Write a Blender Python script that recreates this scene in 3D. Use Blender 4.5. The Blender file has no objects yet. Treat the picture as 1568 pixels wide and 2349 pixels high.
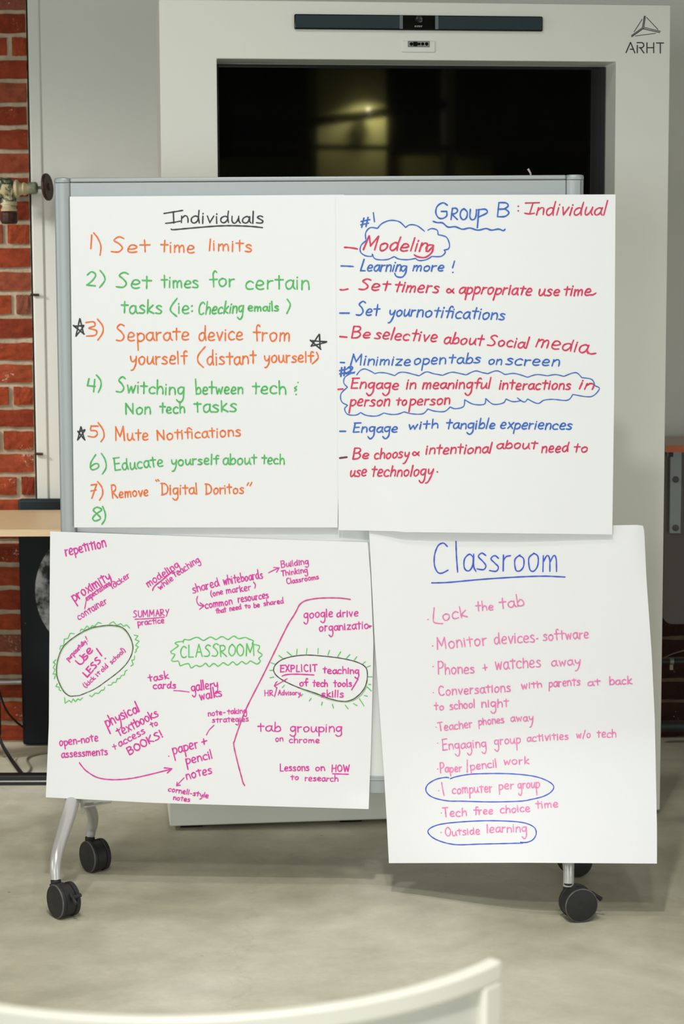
import bpy, math, random
from mathutils import Vector, Matrix
random.seed(7)
C = bpy.context.scene.collection
S = bpy.context.scene

# ------------------------------------------------------------------ camera
F_PX, CX, CY = 4781.0, 784.0, 1174.5
PITCH = math.atan((CY - 635.0) / F_PX)
ROLL = 0.0038
CAM = Vector((0, 0, 1.5))
_F = Vector((0, math.cos(PITCH), -math.sin(PITCH)))
_R0 = Vector((1, 0, 0)); _U0 = Vector((0, math.sin(PITCH), math.cos(PITCH)))
_R = math.cos(ROLL) * _R0 - math.sin(ROLL) * _U0
_U = math.sin(ROLL) * _R0 + math.cos(ROLL) * _U0
cd = bpy.data.cameras.new('camera'); cam = bpy.data.objects.new('camera', cd); C.objects.link(cam)
cam.matrix_world = Matrix(((_R.x, _U.x, -_F.x, CAM.x), (_R.y, _U.y, -_F.y, CAM.y), (_R.z, _U.z, -_F.z, CAM.z), (0, 0, 0, 1)))
cd.sensor_fit = 'VERTICAL'; cd.sensor_height = 36; cd.sensor_width = 24
cd.lens = F_PX / 2349 * 36
cd.dof.use_dof = True; cd.dof.focus_distance = 4.96; cd.dof.aperture_fstop = 6.6
cd.clip_end = 60
S.camera = cam

# ------------------------------------------------------------------ world, lights, exposure
w = bpy.data.worlds.new('world'); S.world = w; w.use_nodes = True
w.node_tree.nodes['Background'].inputs[0].default_value = (0.8, 0.85, 0.9, 1)
w.node_tree.nodes['Background'].inputs[1].default_value = 0.3
S.view_settings.view_transform = 'Standard'; S.view_settings.look = 'None'
S.view_settings.exposure = 0.0; S.view_settings.gamma = 1.0; S.view_settings.use_curve_mapping = False

def area(name, loc, target, size, power, col, size_y=None):
    l = bpy.data.lights.new(name, 'AREA'); l.energy = power; l.color = col
    l.shape = 'RECTANGLE'; l.size = size; l.size_y = size_y or size
    o = bpy.data.objects.new(name, l); C.objects.link(o); o.location = loc
    o.rotation_euler = (Vector(target) - Vector(loc)).to_track_quat('-Z', 'Y').to_euler()
    return o
def spot(name, loc, target, deg, blend, power, col, rad):
    l = bpy.data.lights.new(name, 'SPOT'); l.energy = power; l.color = col; l.spot_size = math.radians(deg); l.spot_blend = blend; l.shadow_soft_size = rad
    o = bpy.data.objects.new(name, l); C.objects.link(o); o.location = loc
    o.rotation_euler = (Vector(target) - Vector(loc)).to_track_quat('-Z', 'Y').to_euler(); return o
area('unseen_fill_light', (-2.6, -3.0, 1.7), (0.1, 5.0, 0.8), 3.0, 122, (0.92, 0.98, 1.0), 2.0)  # unseen fill panels added for brightness; the room has no windows
area('unseen_fill_light', (0.0, -4.0, 0.9), (0.0, 5.0, 0.6), 4.0, 34, (0.93, 0.98, 1.0), 1.4)
area('unseen_fill_light', (4.6, 0.0, 1.1), (0.1, 5.0, 0.8), 2.4, 55, (0.92, 0.98, 1.0), 1.2)
area('unseen_fill_light', (-4.5, 3.0, 1.4), (0.1, 5.0, 0.8), 2.0, 38, (0.92, 0.98, 1.0), 1.4)
area('overhead_fill_light', (0, 1.5, 4.2), (0, 1.5, 0), 3.0, 16, (1.0, 0.98, 0.92), 4.0)  # unseen overhead fill added for soft brightness, no fixture modelled
spot('unseen_spot_light', (-3.0, 5.5, 2.4), (-0.9, 6.6, 0.7), 60, 1.0, 225, (1.0, 0.99, 0.96), .15)  # unseen low spot added at the left to brighten wall and kiosk
spot('unseen_spot_light', (-1.0, 3.2, 4.1), (-0.4, 5.6, 0.2), 70, 1.0, 105, (1.0, 0.985, 0.94), .12)
spot('unseen_spot_light', (-0.2, 2.2, 4.1), (0.2, 4.1, 0.0), 80, 1.0, 225, (1.0, 0.985, 0.94), .10)
spot('unseen_spot_light', (1.1, 1.5, 4.1), (0.3, 3.8, 0.0), 90, 1.0, 70, (1.0, 0.985, 0.94), .12)
spot('unseen_spot_light', (0.2, 0.2, 4.1), (0.0, 2.6, 0.5), 50, 1.0, 390, (1.0, 0.99, 0.95), .15)  # unseen spot added to brighten the rim of the chair

# ------------------------------------------------------------------ geometry helpers
def ray(px, py): return (_F + _R * ((px - CX) / F_PX) + _U * ((CY - py) / F_PX))
def at_y(px, py, Y): d = ray(px, py); return CAM + d * (Y / d.y)
def at_z(px, py, z): d = ray(px, py); return CAM + d * ((z - CAM.z) / d.z)
def on_plane(px, py, P, n, off=0.0):
    d = ray(px, py); return CAM + d * (((P + n * off - CAM).dot(n)) / d.dot(n))

class MB:
    def __init__(s): s.v = []; s.f = []
    def add(s, vs, fs):
        b = len(s.v); s.v += [Vector(v) for v in vs]; s.f += [tuple(i + b for i in f) for f in fs]; return s
    def box(s, lo, hi, M=None):
        x0, y0, z0 = lo; x1, y1, z1 = hi
        vs = [Vector(p) for p in ((x0,y0,z0),(x1,y0,z0),(x1,y1,z0),(x0,y1,z0),(x0,y0,z1),(x1,y0,z1),(x1,y1,z1),(x0,y1,z1))]
        if M: vs = [M @ v for v in vs]
        return s.add(vs, [(0,3,2,1),(4,5,6,7),(0,1,5,4),(1,2,6,5),(2,3,7,6),(3,0,4,7)])
    def tube(s, pts, rad, n=16, cap=True):
        pts = [Vector(p) for p in pts]; m = len(pts)
        rad = rad if isinstance(rad, (list, tuple)) else [rad] * m
        base = len(s.v); up = None
        for i, p in enumerate(pts):
            t = (pts[min(i+1, m-1)] - pts[max(i-1, 0)]).normalized()
            if up is None:
                a = Vector((0,0,1)) if abs(t.z) < .9 else Vector((1,0,0)); up = t.cross(a).normalized()
            else: up = (up - t * up.dot(t)).normalized()
            q = t.cross(up)
            for k in range(n):
                c = 2 * math.pi * k / n; s.v.append(p + (up * math.cos(c) + q * math.sin(c)) * rad[i])
        for i in range(m - 1):
            for k in range(n):
                a = base + i*n + k; b = base + i*n + (k+1) % n; s.f.append((a, b, b+n, a+n))
        if cap:
            s.f.append(tuple(base + k for k in range(n))[::-1]); s.f.append(tuple(base + (m-1)*n + k for k in range(n)))
        return s
    def lathe(s, prof, o, ax, n=32):            # prof: (radius, distance along axis)
        ax = Vector(ax).normalized(); o = Vector(o)
        a = Vector((0,0,1)) if abs(ax.z) < .9 else Vector((1,0,0)); u = ax.cross(a).normalized(); q = ax.cross(u)
        b = len(s.v); m = len(prof)
        for r, h in prof:
            for k in range(n):
                c = 2*math.pi*k/n; s.v.append(o + ax*h + (u*math.cos(c) + q*math.sin(c))*max(r, 1e-5))
        for i in range(m-1):
            for k in range(n):
                x = b+i*n+k; y = b+i*n+(k+1)%n; s.f.append((x, y, y+n, x+n))
        s.f.append(tuple(b+k for k in range(n))[::-1]); s.f.append(tuple(b+(m-1)*n+k for k in range(n)))
        return s
    def prism(s, poly, off):                    # poly: world points, off: extrusion vector
        n = len(poly); off = Vector(off); p = [Vector(q) for q in poly]
        return s.add(p + [q + off for q in p], [tuple(range(n)), tuple(range(2*n-1, n-1, -1))] + [(i, i+n, (i+1)%n+n, (i+1)%n) for i in range(n)])

MATS = {}
def inv_world(o):
    M = Matrix.Identity(4)
    while o is not None:
        M = Matrix.LocRotScale(o.location, o.rotation_euler, o.scale) @ M if o.parent is None else M
        o = o.parent
    return M.inverted()
def obj(name, mb, mat, parent=None, bevel=0, seg=2, smooth=True, label=None, kind=None, origin=None):
    """vertices come in world space; a parented mesh keeps an identity local transform"""
    if parent is not None: M = inv_world(parent); vs = [M @ v for v in mb.v]
    elif origin is not None: vs = [v - Vector(origin) for v in mb.v]
    else: vs = mb.v
    me = bpy.data.meshes.new(name); me.from_pydata([tuple(v) for v in vs], [], mb.f); me.validate(); me.update()
    import bmesh
    bm = bmesh.new(); bm.from_mesh(me); bmesh.ops.recalc_face_normals(bm, faces=bm.faces); bm.to_mesh(me); bm.free()
    me.materials.append(mat)
    o = bpy.data.objects.new(name, me); C.objects.link(o)
    if origin is not None and parent is None: o.location = origin
    if parent is not None: o.parent = parent
    if smooth:
        for p in me.polygons: p.use_smooth = True
        try: me.set_sharp_from_angle(angle=math.radians(35))
        except Exception: pass
    if bevel:
        b = o.modifiers.new('bevel', 'BEVEL'); b.width = bevel; b.segments = seg; b.limit_method = 'ANGLE'; b.harden_normals = False
    if label: o['label'] = label
    if kind: o['kind'] = kind
    return o
def thing(name, label, cat, loc=(0,0,0), rz=0, group=None):
    o = bpy.data.objects.new(name, None); C.objects.link(o); o.location = loc; o.rotation_euler = (0,0,rz)
    o.empty_display_size = .1; o['label'] = label; o['category'] = cat
    if group: o['group'] = group
    return o
def tag(o, label, cat, group=None):
    o['label'] = label; o['category'] = cat
    if group: o['group'] = group
    return o

# ------------------------------------------------------------------ materials
def srgb(r, g, b):
    f = lambda c: (c/255/12.92) if c/255 <= .04045 else ((c/255+.055)/1.055)**2.4
    return (f(r), f(g), f(b), 1)
def mat(name, col, rough=.5, metal=0, spec=.5, bump=0, bscale=60, var=0, vscale=5, coat=0):
    m = bpy.data.materials.new(name); m.use_nodes = True; nt = m.node_tree; N = nt.nodes; L = nt.links
    b = N['Principled BSDF']; b.inputs['Base Color'].default_value = col; b.inputs['Roughness'].default_value = rough
    b.inputs['Metallic'].default_value = metal; b.inputs['Specular IOR Level'].default_value = spec; b.inputs['Coat Weight'].default_value = coat
    tc = N.new('ShaderNodeTexCoord')
    if var:
        n = N.new('ShaderNodeTexNoise'); n.inputs['Scale'].default_value = vscale; n.inputs['Detail'].default_value = 5
        L.new(tc.outputs['Object'], n.inputs['Vector'])
        r = N.new('ShaderNodeMapRange'); r.inputs[1].default_value = .3; r.inputs[2].default_value = .7; r.inputs[3].default_value = 1-var; r.inputs[4].default_value = 1+var*.4
        L.new(n.outputs['Fac'], r.inputs[0])
        x = N.new('ShaderNodeVectorMath'); x.operation = 'SCALE'; x.inputs[0].default_value = col[:3]; L.new(r.outputs[0], x.inputs['Scale'])
        L.new(x.outputs[0], b.inputs['Base Color'])
    if bump:
        n = N.new('ShaderNodeTexNoise'); n.inputs['Scale'].default_value = bscale; n.inputs['Detail'].default_value = 4
        L.new(tc.outputs['Object'], n.inputs['Vector'])
        u = N.new('ShaderNodeBump'); u.inputs['Strength'].default_value = bump; u.inputs['Distance'].default_value = .004
        L.new(n.outputs['Fac'], u.inputs['Height']); L.new(u.outputs[0], b.inputs['Normal'])
    return m
M_paper = mat('paper', srgb(239,240,241), .75, bump=.04, bscale=25)
M_alu = mat('satin_aluminium', srgb(168,175,175), .45, metal=.3, bump=.03, bscale=300)
M_alu_line = mat('aluminium_seam', srgb(90,95,95), .5, metal=.3)
M_steel = mat('silver_painted_steel', srgb(190,190,186), .32, metal=.35, spec=.6)
M_board = mat('whiteboard_enamel', srgb(235,238,235), .2, coat=.3)
M_black = mat('black_rubber', srgb(30,30,31), .55, bump=.1, bscale=150, var=.25, vscale=40)
M_tread = mat('grey_worn_tread', srgb(92,90,86), .7, bump=.2, bscale=200, var=.35, vscale=60)
M_chrome = mat('chrome', srgb(210,210,208), .15, metal=1)
M_kiosk = mat('cream_lacquer', srgb(230,230,219), .42, bump=.02, bscale=90)
M_reveal = mat('kiosk_reveal', srgb(215,217,203), .5)
M_bezel = mat('black_bezel', srgb(8,8,9), .25)
M_bezel2 = mat('dark_grey_bezel', srgb(15,15,16), .3)
M_grille = mat('dark_teal_grille', srgb(30,48,52), .7, bump=.3, bscale=900)
M_blackgloss = mat('black_gloss', srgb(8,8,10), .15)
M_cap = mat('grey_trim', srgb(95,110,112), .4)
M_wall = mat('painted_drywall', srgb(222,222,214), .7, bump=.06, bscale=30, var=.04, vscale=2)
M_rearwall = mat('dark_rear_wall', srgb(62,62,52), .8, bump=.05)
M_ceil = mat('dark_ceiling', srgb(95,92,84), .9)
M_mortar = mat('lime_mortar', srgb(186,168,142), .95, bump=.9, bscale=70, var=.25, vscale=25)
M_gap = mat('dark_gap', srgb(12,11,10), .9)
M_wood = mat('birch_laminate', srgb(206,178,138), .45, bump=.02)
M_woodedge = mat('pale_birch_edge', srgb(236,206,166), .5)
M_pipe = mat('galvanised_pipe', srgb(168,165,158), .4, metal=.6, bump=.2, bscale=60, var=.2, vscale=20)
M_darkpipe = mat('dark_painted_pipe', srgb(62,66,64), .45, metal=.4)
M_rust = mat('rusty_iron', srgb(62,30,20), .55, metal=.2, bump=.5, bscale=120, var=.4, vscale=60)
M_cable = mat('black_cable', srgb(16,16,17), .45)
M_greycable = mat('grey_cable', srgb(140,134,118), .5)
M_orange = mat('orange_edge_band', srgb(196,98,48), .45)
M_pinktop = mat('rosy_laminate_top', srgb(165,142,130), .4)
M_panelgrey = mat('grey_brown_panel', srgb(92,86,80), .55, metal=.2)
M_bracket = mat('grey_bracket', srgb(140,146,146), .45, metal=.4)
M_chair = mat('cream_plastic', srgb(238,236,222), .35)
M_chairin = mat('cream_plastic_matt', srgb(222,221,208), .5)

def wood_grain(m, col):
    nt = m.node_tree; N = nt.nodes; L = nt.links; tc = N.new('ShaderNodeTexCoord'); mp = N.new('ShaderNodeMapping'); mp.inputs['Scale'].default_value = (2, 60, 60)
    n = N.new('ShaderNodeTexNoise'); n.inputs['Scale'].default_value = 3; n.inputs['Detail'].default_value = 6
    r = N.new('ShaderNodeMapRange'); r.inputs[3].default_value = .85; r.inputs[4].default_value = 1.1
    x = N.new('ShaderNodeVectorMath'); x.operation = 'SCALE'; x.inputs[0].default_value = col[:3]
    L.new(tc.outputs['Object'], mp.inputs[0]); L.new(mp.outputs[0], n.inputs['Vector']); L.new(n.outputs['Fac'], r.inputs[0]); L.new(r.outputs[0], x.inputs['Scale']); L.new(x.outputs[0], N['Principled BSDF'].inputs['Base Color'])
wood_grain(M_wood, srgb(206,178,138)); wood_grain(M_woodedge, srgb(236,206,166))

def screen_mat():
    m = mat('screen_glass', (0.002, 0.002, 0.002, 1), .03)
    b = m.node_tree.nodes['Principled BSDF']; b.inputs['IOR'].default_value = 1.75; b.inputs['Specular IOR Level'].default_value = .5
    return m
M_screen = screen_mat()

def brick_mat(name, c1, c2, c3, speck):
    m = bpy.data.materials.new(name); m.use_nodes = True; nt = m.node_tree; N = nt.nodes; L = nt.links; b = N['Principled BSDF']
    b.inputs['Roughness'].default_value = .85; b.inputs['Specular IOR Level'].default_value = .25
    oi = N.new('ShaderNodeObjectInfo'); geo = N.new('ShaderNodeNewGeometry')
    cr = N.new('ShaderNodeValToRGB'); cr.color_ramp.elements[0].color = c1; cr.color_ramp.elements[1].color = c3
    e = cr.color_ramp.elements.new(.55); e.color = c2
    L.new(oi.outputs['Random'], cr.inputs[0])
    n = N.new('ShaderNodeTexNoise'); n.inputs['Scale'].default_value = 38; n.inputs['Detail'].default_value = 8; n.inputs['Roughness'].default_value = .7
    L.new(geo.outputs['Position'], n.inputs['Vector'])
    r = N.new('ShaderNodeMapRange'); r.inputs[1].default_value = .3; r.inputs[2].default_value = .7; r.inputs[3].default_value = .62; r.inputs[4].default_value = 1.25
    L.new(n.outputs['Fac'], r.inputs[0])
    x = N.new('ShaderNodeVectorMath'); x.operation = 'SCALE'; L.new(cr.outputs[0], x.inputs[0]); L.new(r.outputs[0], x.inputs['Scale'])
    n2 = N.new('ShaderNodeTexNoise'); n2.inputs['Scale'].default_value = 130; n2.inputs['Detail'].default_value = 4; n2.inputs['Distortion'].default_value = 1.5
    n3 = N.new('ShaderNodeTexNoise'); n3.inputs['Scale'].default_value = 9
    L.new(geo.outputs['Position'], n2.inputs['Vector']); L.new(geo.outputs['Position'], n3.inputs['Vector'])
    a = N.new('ShaderNodeMath'); a.operation = 'MULTIPLY'; L.new(n2.outputs['Fac'], a.inputs[0]); L.new(n3.outputs['Fac'], a.inputs[1])
    t = N.new('ShaderNodeMapRange'); t.inputs[1].default_value = speck; t.inputs[2].default_value = speck + .03; L.new(a.outputs[0], t.inputs[0])
    mx = N.new('ShaderNodeMix'); mx.data_type = 'RGBA'; L.new(t.outputs[0], mx.inputs[0]); L.new(x.outputs[0], mx.inputs[6]); mx.inputs[7].default_value = srgb(196,170,146)
    L.new(mx.outputs[2], b.inputs['Base Color'])
    u = N.new('ShaderNodeBump'); u.inputs['Strength'].default_value = .6; u.inputs['Distance'].default_value = .004; L.new(n.outputs['Fac'], u.inputs['Height']); L.new(u.outputs[0], b.inputs['Normal'])
    return m
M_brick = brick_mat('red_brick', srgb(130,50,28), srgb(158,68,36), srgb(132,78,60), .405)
M_brickshade = brick_mat('shaded_red_brick', srgb(44,20,15), srgb(54,25,18), srgb(40,22,18), .43)  # brick colour darkened to paint in the shade under the side table

def floor_mat():
    m = bpy.data.materials.new('polished_concrete'); m.use_nodes = True; nt = m.node_tree; N = nt.nodes; L = nt.links; b = N['Principled BSDF']
    b.inputs['Roughness'].default_value = .42; b.inputs['Specular IOR Level'].default_value = .35
    g = N.new('ShaderNodeNewGeometry')
    def noise(s, d=6, rough=.6, dist=0):
        n = N.new('ShaderNodeTexNoise'); n.inputs['Scale'].default_value = s; n.inputs['Detail'].default_value = d; n.inputs['Roughness'].default_value = rough; n.inputs['Distortion'].default_value = dist
        L.new(g.outputs['Position'], n.inputs['Vector']); return n
    n1 = noise(1.6, 8, .62, .6); n2 = noise(9, 8, .6); n3 = noise(60, 5, .7)
    cr = N.new('ShaderNodeValToRGB'); cr.color_ramp.elements[0].position = .34; cr.color_ramp.elements[1].position = .66
    cr.color_ramp.elements[0].color = srgb(180,175,152); cr.color_ramp.elements[1].color = srgb(214,209,190); e = cr.color_ramp.elements.new(.5); e.color = srgb(199,195,172)
    L.new(n1.outputs['Fac'], cr.inputs[0])
    r = N.new('ShaderNodeMapRange'); r.inputs[1].default_value = .3; r.inputs[2].default_value = .7; r.inputs[3].default_value = .87; r.inputs[4].default_value = 1.08; L.new(n2.outputs['Fac'], r.inputs[0])
    r3 = N.new('ShaderNodeMapRange'); r3.inputs[1].default_value = .3; r3.inputs[2].default_value = .7; r3.inputs[3].default_value = .95; r3.inputs[4].default_value = 1.04; L.new(n3.outputs['Fac'], r3.inputs[0])
    mm = N.new('ShaderNodeMath'); mm.operation = 'MULTIPLY'; L.new(r.outputs[0], mm.inputs[0]); L.new(r3.outputs[0], mm.inputs[1])
    x = N.new('ShaderNodeVectorMath'); x.operation = 'SCALE'; L.new(cr.outputs[0], x.inputs[0]); L.new(mm.outputs[0], x.inputs['Scale'])
    # sparse dark specks and pale scuffs
    v = N.new('ShaderNodeTexVoronoi'); v.inputs['Scale'].default_value = 7; v.inputs['Randomness'].default_value = 1; L.new(g.outputs['Position'], v.inputs['Vector'])
    dn = noise(40, 3)
    ad = N.new('ShaderNodeMath'); ad.operation = 'MULTIPLY_ADD'; ad.inputs[1].default_value = .05; L.new(dn.outputs['Fac'], ad.inputs[0]); L.new(v.outputs['Distance'], ad.inputs[2])
    st = N.new('ShaderNodeMapRange'); st.inputs[1].default_value = .045; st.inputs[2].default_value = .062; st.inputs[3].default_value = .55; st.inputs[4].default_value = 0; L.new(ad.outputs[0], st.inputs[0])
    mx = N.new('ShaderNodeMix'); mx.data_type = 'RGBA'; L.new(st.outputs[0], mx.inputs[0]); L.new(x.outputs[0], mx.inputs[6]); mx.inputs[7].default_value = srgb(84,78,62)
    # hairline crack
    sp = N.new('ShaderNodeTexVoronoi'); sp.feature = 'DISTANCE_TO_EDGE'; sp.inputs['Scale'].default_value = .55
    dv = N.new('ShaderNodeVectorMath'); dv.operation = 'MULTIPLY_ADD'; dv.inputs[1].default_value = (.25,.25,0); L.new(n2.outputs['Color'], dv.inputs[0]); L.new(g.outputs['Position'], dv.inputs[2]); L.new(dv.outputs[0], sp.inputs['Vector'])
    ck = N.new('ShaderNodeMapRange'); ck.inputs[1].default_value = .0005; ck.inputs[2].default_value = .0022; ck.inputs[3].default_value = .10; ck.inputs[4].default_value = 0; L.new(sp.outputs['Distance'], ck.inputs[0])
    mx2 = N.new('ShaderNodeMix'); mx2.data_type = 'RGBA'; L.new(ck.outputs[0], mx2.inputs[0]); L.new(mx.outputs[2], mx2.inputs[6]); mx2.inputs[7].default_value = srgb(90,82,64)
    L.new(mx2.outputs[2], b.inputs['Base Color'])
    rr = N.new('ShaderNodeMapRange'); rr.inputs[3].default_value = .34; rr.inputs[4].default_value = .6; L.new(n2.outputs['Fac'], rr.inputs[0]); L.new(rr.outputs[0], b.inputs['Roughness'])
    u = N.new('ShaderNodeBump'); u.inputs['Strength'].default_value = .12; u.inputs['Distance'].default_value = .004; L.new(n3.outputs['Fac'], u.inputs['Height']); L.new(u.outputs[0], b.inputs['Normal'])
    return m
M_floor = floor_mat()

def valve_mat():                                # peeling cream and green paint over brass
    m = bpy.data.materials.new('peeling_paint'); m.use_nodes = True; nt = m.node_tree; N = nt.nodes; L = nt.links; b = N['Principled BSDF']; b.inputs['Roughness'].default_value = .5
    g = N.new('ShaderNodeNewGeometry'); n = N.new('ShaderNodeTexNoise'); n.inputs['Scale'].default_value = 45; n.inputs['Detail'].default_value = 6; n.inputs['Distortion'].default_value = .8
    L.new(g.outputs['Position'], n.inputs['Vector']); cr = N.new('ShaderNodeValToRGB'); cr.color_ramp.interpolation = 'CONSTANT'
    cr.color_ramp.elements[0].color = srgb(52,58,46); cr.color_ramp.elements[1].position = .52; cr.color_ramp.elements[1].color = srgb(206,190,150)
    e = cr.color_ramp.elements.new(.44); e.color = srgb(112,118,92); L.new(n.outputs['Fac'], cr.inputs[0]); L.new(cr.outputs[0], b.inputs['Base Color'])
    u = N.new('ShaderNodeBump'); u.inputs['Strength'].default_value = .6; u.inputs['Distance'].default_value = .003; L.new(n.outputs['Fac'], u.inputs['Height']); L.new(u.outputs[0], b.inputs['Normal'])
    return m
M_valve = valve_mat()
M_creamp = mat('cream_paint', srgb(198,182,142), .5, bump=.4, bscale=90, var=.3, vscale=40)
M_greenp = mat('verdigris_paint', srgb(126,134,108), .5, bump=.4, bscale=90, var=.5, vscale=60)
# ------------------------------------------------------------------ room
WY = 6.65
RX0, RX1, RY0, CEIL = -5.0, 5.4, -7.5, 4.3
fl = MB().add([(RX0,RY0,0),(RX1,RY0,0),(RX1,WY+.3,0),(RX0,WY+.3,0)], [(0,1,2,3)])
obj('floor', fl, M_floor, kind='structure', smooth=False)
obj('ceiling', MB().box((RX0,RY0,CEIL),(RX1,WY+.3,CEIL+.1)), M_ceil, kind='structure')
obj('wall_left', MB().box((RX0-.1,RY0,0),(RX0,WY+.3,CEIL)), M_wall, kind='structure')
obj('wall_right', MB().box((RX1,RY0,0),(RX1+.1,WY+.3,CEIL)), M_wall, kind='structure')
obj('wall_rear', MB().box((RX0,RY0-.1,0),(RX1,RY0,CEIL)), M_rearwall, kind='structure')
# masonry backing of the back wall (the mortar), bricks stand proud of it
edge = at_y(70, 600, WY).x                     # right edge of the brick pier
zb = .73                                       # drywall starts here, brick below
wb = obj('wall_back', MB().box((RX0,WY+.006,0),(edge,WY+.25,CEIL)), M_mortar, kind='structure')
obj('wall_back', MB().box((edge,WY+.030,0),(RX1,WY+.25,zb+.03)), mat('shaded_mortar', srgb(98,82,62), .95, bump=.8, bscale=70, var=.25, vscale=25), kind='structure', parent=None).name = 'wall_back_lower'  # mortar colour darkened as well, painting in shade on the lower wall
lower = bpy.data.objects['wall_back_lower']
gx = at_y(95, 300, WY).x - at_y(95, 300, WY).x
tx0 = edge + .006; tx1 = at_y(95, 200, WY).x
wp = obj('wall_back_panel', MB().box((tx1-.002,WY,zb),(RX1,WY+.25,CEIL)), M_wall, kind='structure', bevel=.003)
obj('trim_1', MB().box((tx0,WY-.004,zb),(tx1,WY+.2,CEIL)), M_wall, kind='structure', bevel=.006)
obj('gap_shade_strip', MB().box((edge,WY+.02,zb),(tx0,WY+.04,CEIL)), M_gap, kind='structure')  # near-black strip that paints the shade inside the gap beside the bricks
# bricks: five shared meshes with irregular faces
def brick_mesh(seed):
    rnd = random.Random(seed); nx, nz = 7, 4; v = []; f = []
    for j in range(nz+1):
        for i in range(nx+1):
            x = i/nx-.5; z = j/nz-.5; ed = i in (0,nx) or j in (0,nz)
            if i in (0,nx): x += rnd.uniform(-.006,.006)
            if j in (0,nz): z += rnd.uniform(-.035,.035)
            v.append((x, (.25 if ed else 0)+rnd.uniform(-.12,.12), z))
    for j in range(nz):
        for i in range(nx): a = j*(nx+1)+i; f.append((a,a+1,a+nx+2,a+nx+1))
    ring = [i for i in range(nx+1)] + [j*(nx+1)+nx for j in range(1,nz+1)] + [nz*(nx+1)+i for i in range(nx-1,-1,-1)] + [j*(nx+1) for j in range(nz-1,0,-1)]
    b = len(v)
    for r in ring: v.append((v[r][0], 2.2, v[r][2]))
    k = len(ring)
    for i in range(k): f.append((ring[i], b+i, b+(i+1)%k, ring[(i+1)%k]))
    me = bpy.data.meshes.new('brick'); me.from_pydata(v, [], f); me.update()
    for p in me.polygons: p.use_smooth = False
    return me
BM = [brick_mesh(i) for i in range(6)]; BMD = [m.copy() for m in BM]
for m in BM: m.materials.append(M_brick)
for m in BMD: m.materials.append(M_brickshade)
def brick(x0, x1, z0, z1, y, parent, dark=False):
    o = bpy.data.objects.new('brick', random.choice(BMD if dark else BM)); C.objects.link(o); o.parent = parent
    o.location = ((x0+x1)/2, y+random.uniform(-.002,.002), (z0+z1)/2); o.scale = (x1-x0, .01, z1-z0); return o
mort = [-25,27,81,133,185,240,292,347,402,456,510,564,619,672,726,781,831,883,934,984,1037,1089,1140,1190,1241,1295,1349,1404,1450,1501,1553,1605,1659,1704]
joints = {2:21, 10:11, 13:31, 17:25, 19:2, 21:43, 22:None}
PXM = WY/F_PX
for i in range(len(mort)-1):
    zt = at_y(30, mort[i]+5.5, WY).z; zb_ = at_y(30, mort[i+1]-5.5, WY).z
    j = joints.get(i); e = edge - random.uniform(0, .006)
    ym = (mort[i]+mort[i+1])/2
    if j is not None:
        xj = at_y(j, ym, WY).x; brick(xj+.009, e, zb_, zt, WY-.003, wb); x = xj-.009
        if j < 6: x = xj-.006
    else: x = e
    for k in range(2 if j is not None else 2):
        brick(x-.2, x, zb_, zt, WY-.003, wb); x -= .215
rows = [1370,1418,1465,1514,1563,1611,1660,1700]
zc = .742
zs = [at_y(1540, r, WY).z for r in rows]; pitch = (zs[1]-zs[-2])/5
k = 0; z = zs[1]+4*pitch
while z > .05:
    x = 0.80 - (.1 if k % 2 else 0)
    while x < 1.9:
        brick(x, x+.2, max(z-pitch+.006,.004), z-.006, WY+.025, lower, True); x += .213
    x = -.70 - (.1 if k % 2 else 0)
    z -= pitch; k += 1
# rods left sticking out beside the pier
for (px, py, L_) in ((82, 676, .02), (88, 1041, .018)):
    p = at_y(px-(9 if py < 800 else 6), py, WY-.012)
    o = obj('steel_stub', MB().tube([p+Vector((-.004,0,0)), p+Vector((.023,0,-.001))], .0042, 8), M_rust, origin=p)
    tag(o, 'rusty steel stub poking out beside the brick pier, '+('upper one below the valve' if py < 800 else 'lower one above the black canvas'), 'rod')

# ------------------------------------------------------------------ valve on the pier
v0 = at_y(108, 428, WY-.13); Yv = WY-.13
def pv(px, py, Y=None): return at_y(px, py, Y or Yv)
valve = thing('gate_valve', 'old pipe valve with peeling cream paint and round brown handwheel on the brick pier', 'valve', pv(20, 440))
ax = (pv(108,431)-pv(40,433)).normalized()
wheel_c = pv(108, 429); wax = Vector((.972, -.21, .09)).normalized()
wh = obj('handwheel', MB().lathe([(.002,-.012),(.012,-.013),(.013,-.004),(.030,-.002),(.037,-.006),(.0415,-.004),(.0425,.002),(.040,.006),(.030,.005),(.013,.006),(.010,.010),(.001,.011)], wheel_c, wax, 40), M_rust, valve)
obj('stem', MB().tube([pv(78,431), pv(108,430)], .0048, 12), M_greenp, valve)
hx = MB().lathe([(.012,0),(.0185,.003),(.0195,.010),(.0195,.022),(.016,.027),(.008,.028)], pv(66,432), ax, 8)
obj('packing_nut', hx, M_greenp, valve, bevel=.002, smooth=False)
obj('bonnet', MB().lathe([(.020,-.01),(.0285,0),(.029,.006),(.020,.012),(.018,.02),(.021,.026),(.017,.034),(.014,.042)], pv(36,434), ax, 28), M_creamp, valve)
body = MB().lathe([(.018,-.02),(.030,-.012),(.036,.0),(.037,.02),(.034,.034),(.027,.046)], pv(-2,434), ax, 28)
body.tube([pv(14,425), pv(18,450), pv(20,475)], [.026,.027,.0235], 24)
body.tube([pv(14,434), pv(-70,432)], .026, 20)
obj('body', body, M_valve, valve)
obj('outlet_collar', MB().lathe([(.020,0),(.0255,.001),(.026,.010),(.0225,.014),(.022,.022),(.0255,.024),(.0245,.03)], pv(20,462), (0,0,-1), 24), M_creamp, valve)
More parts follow.
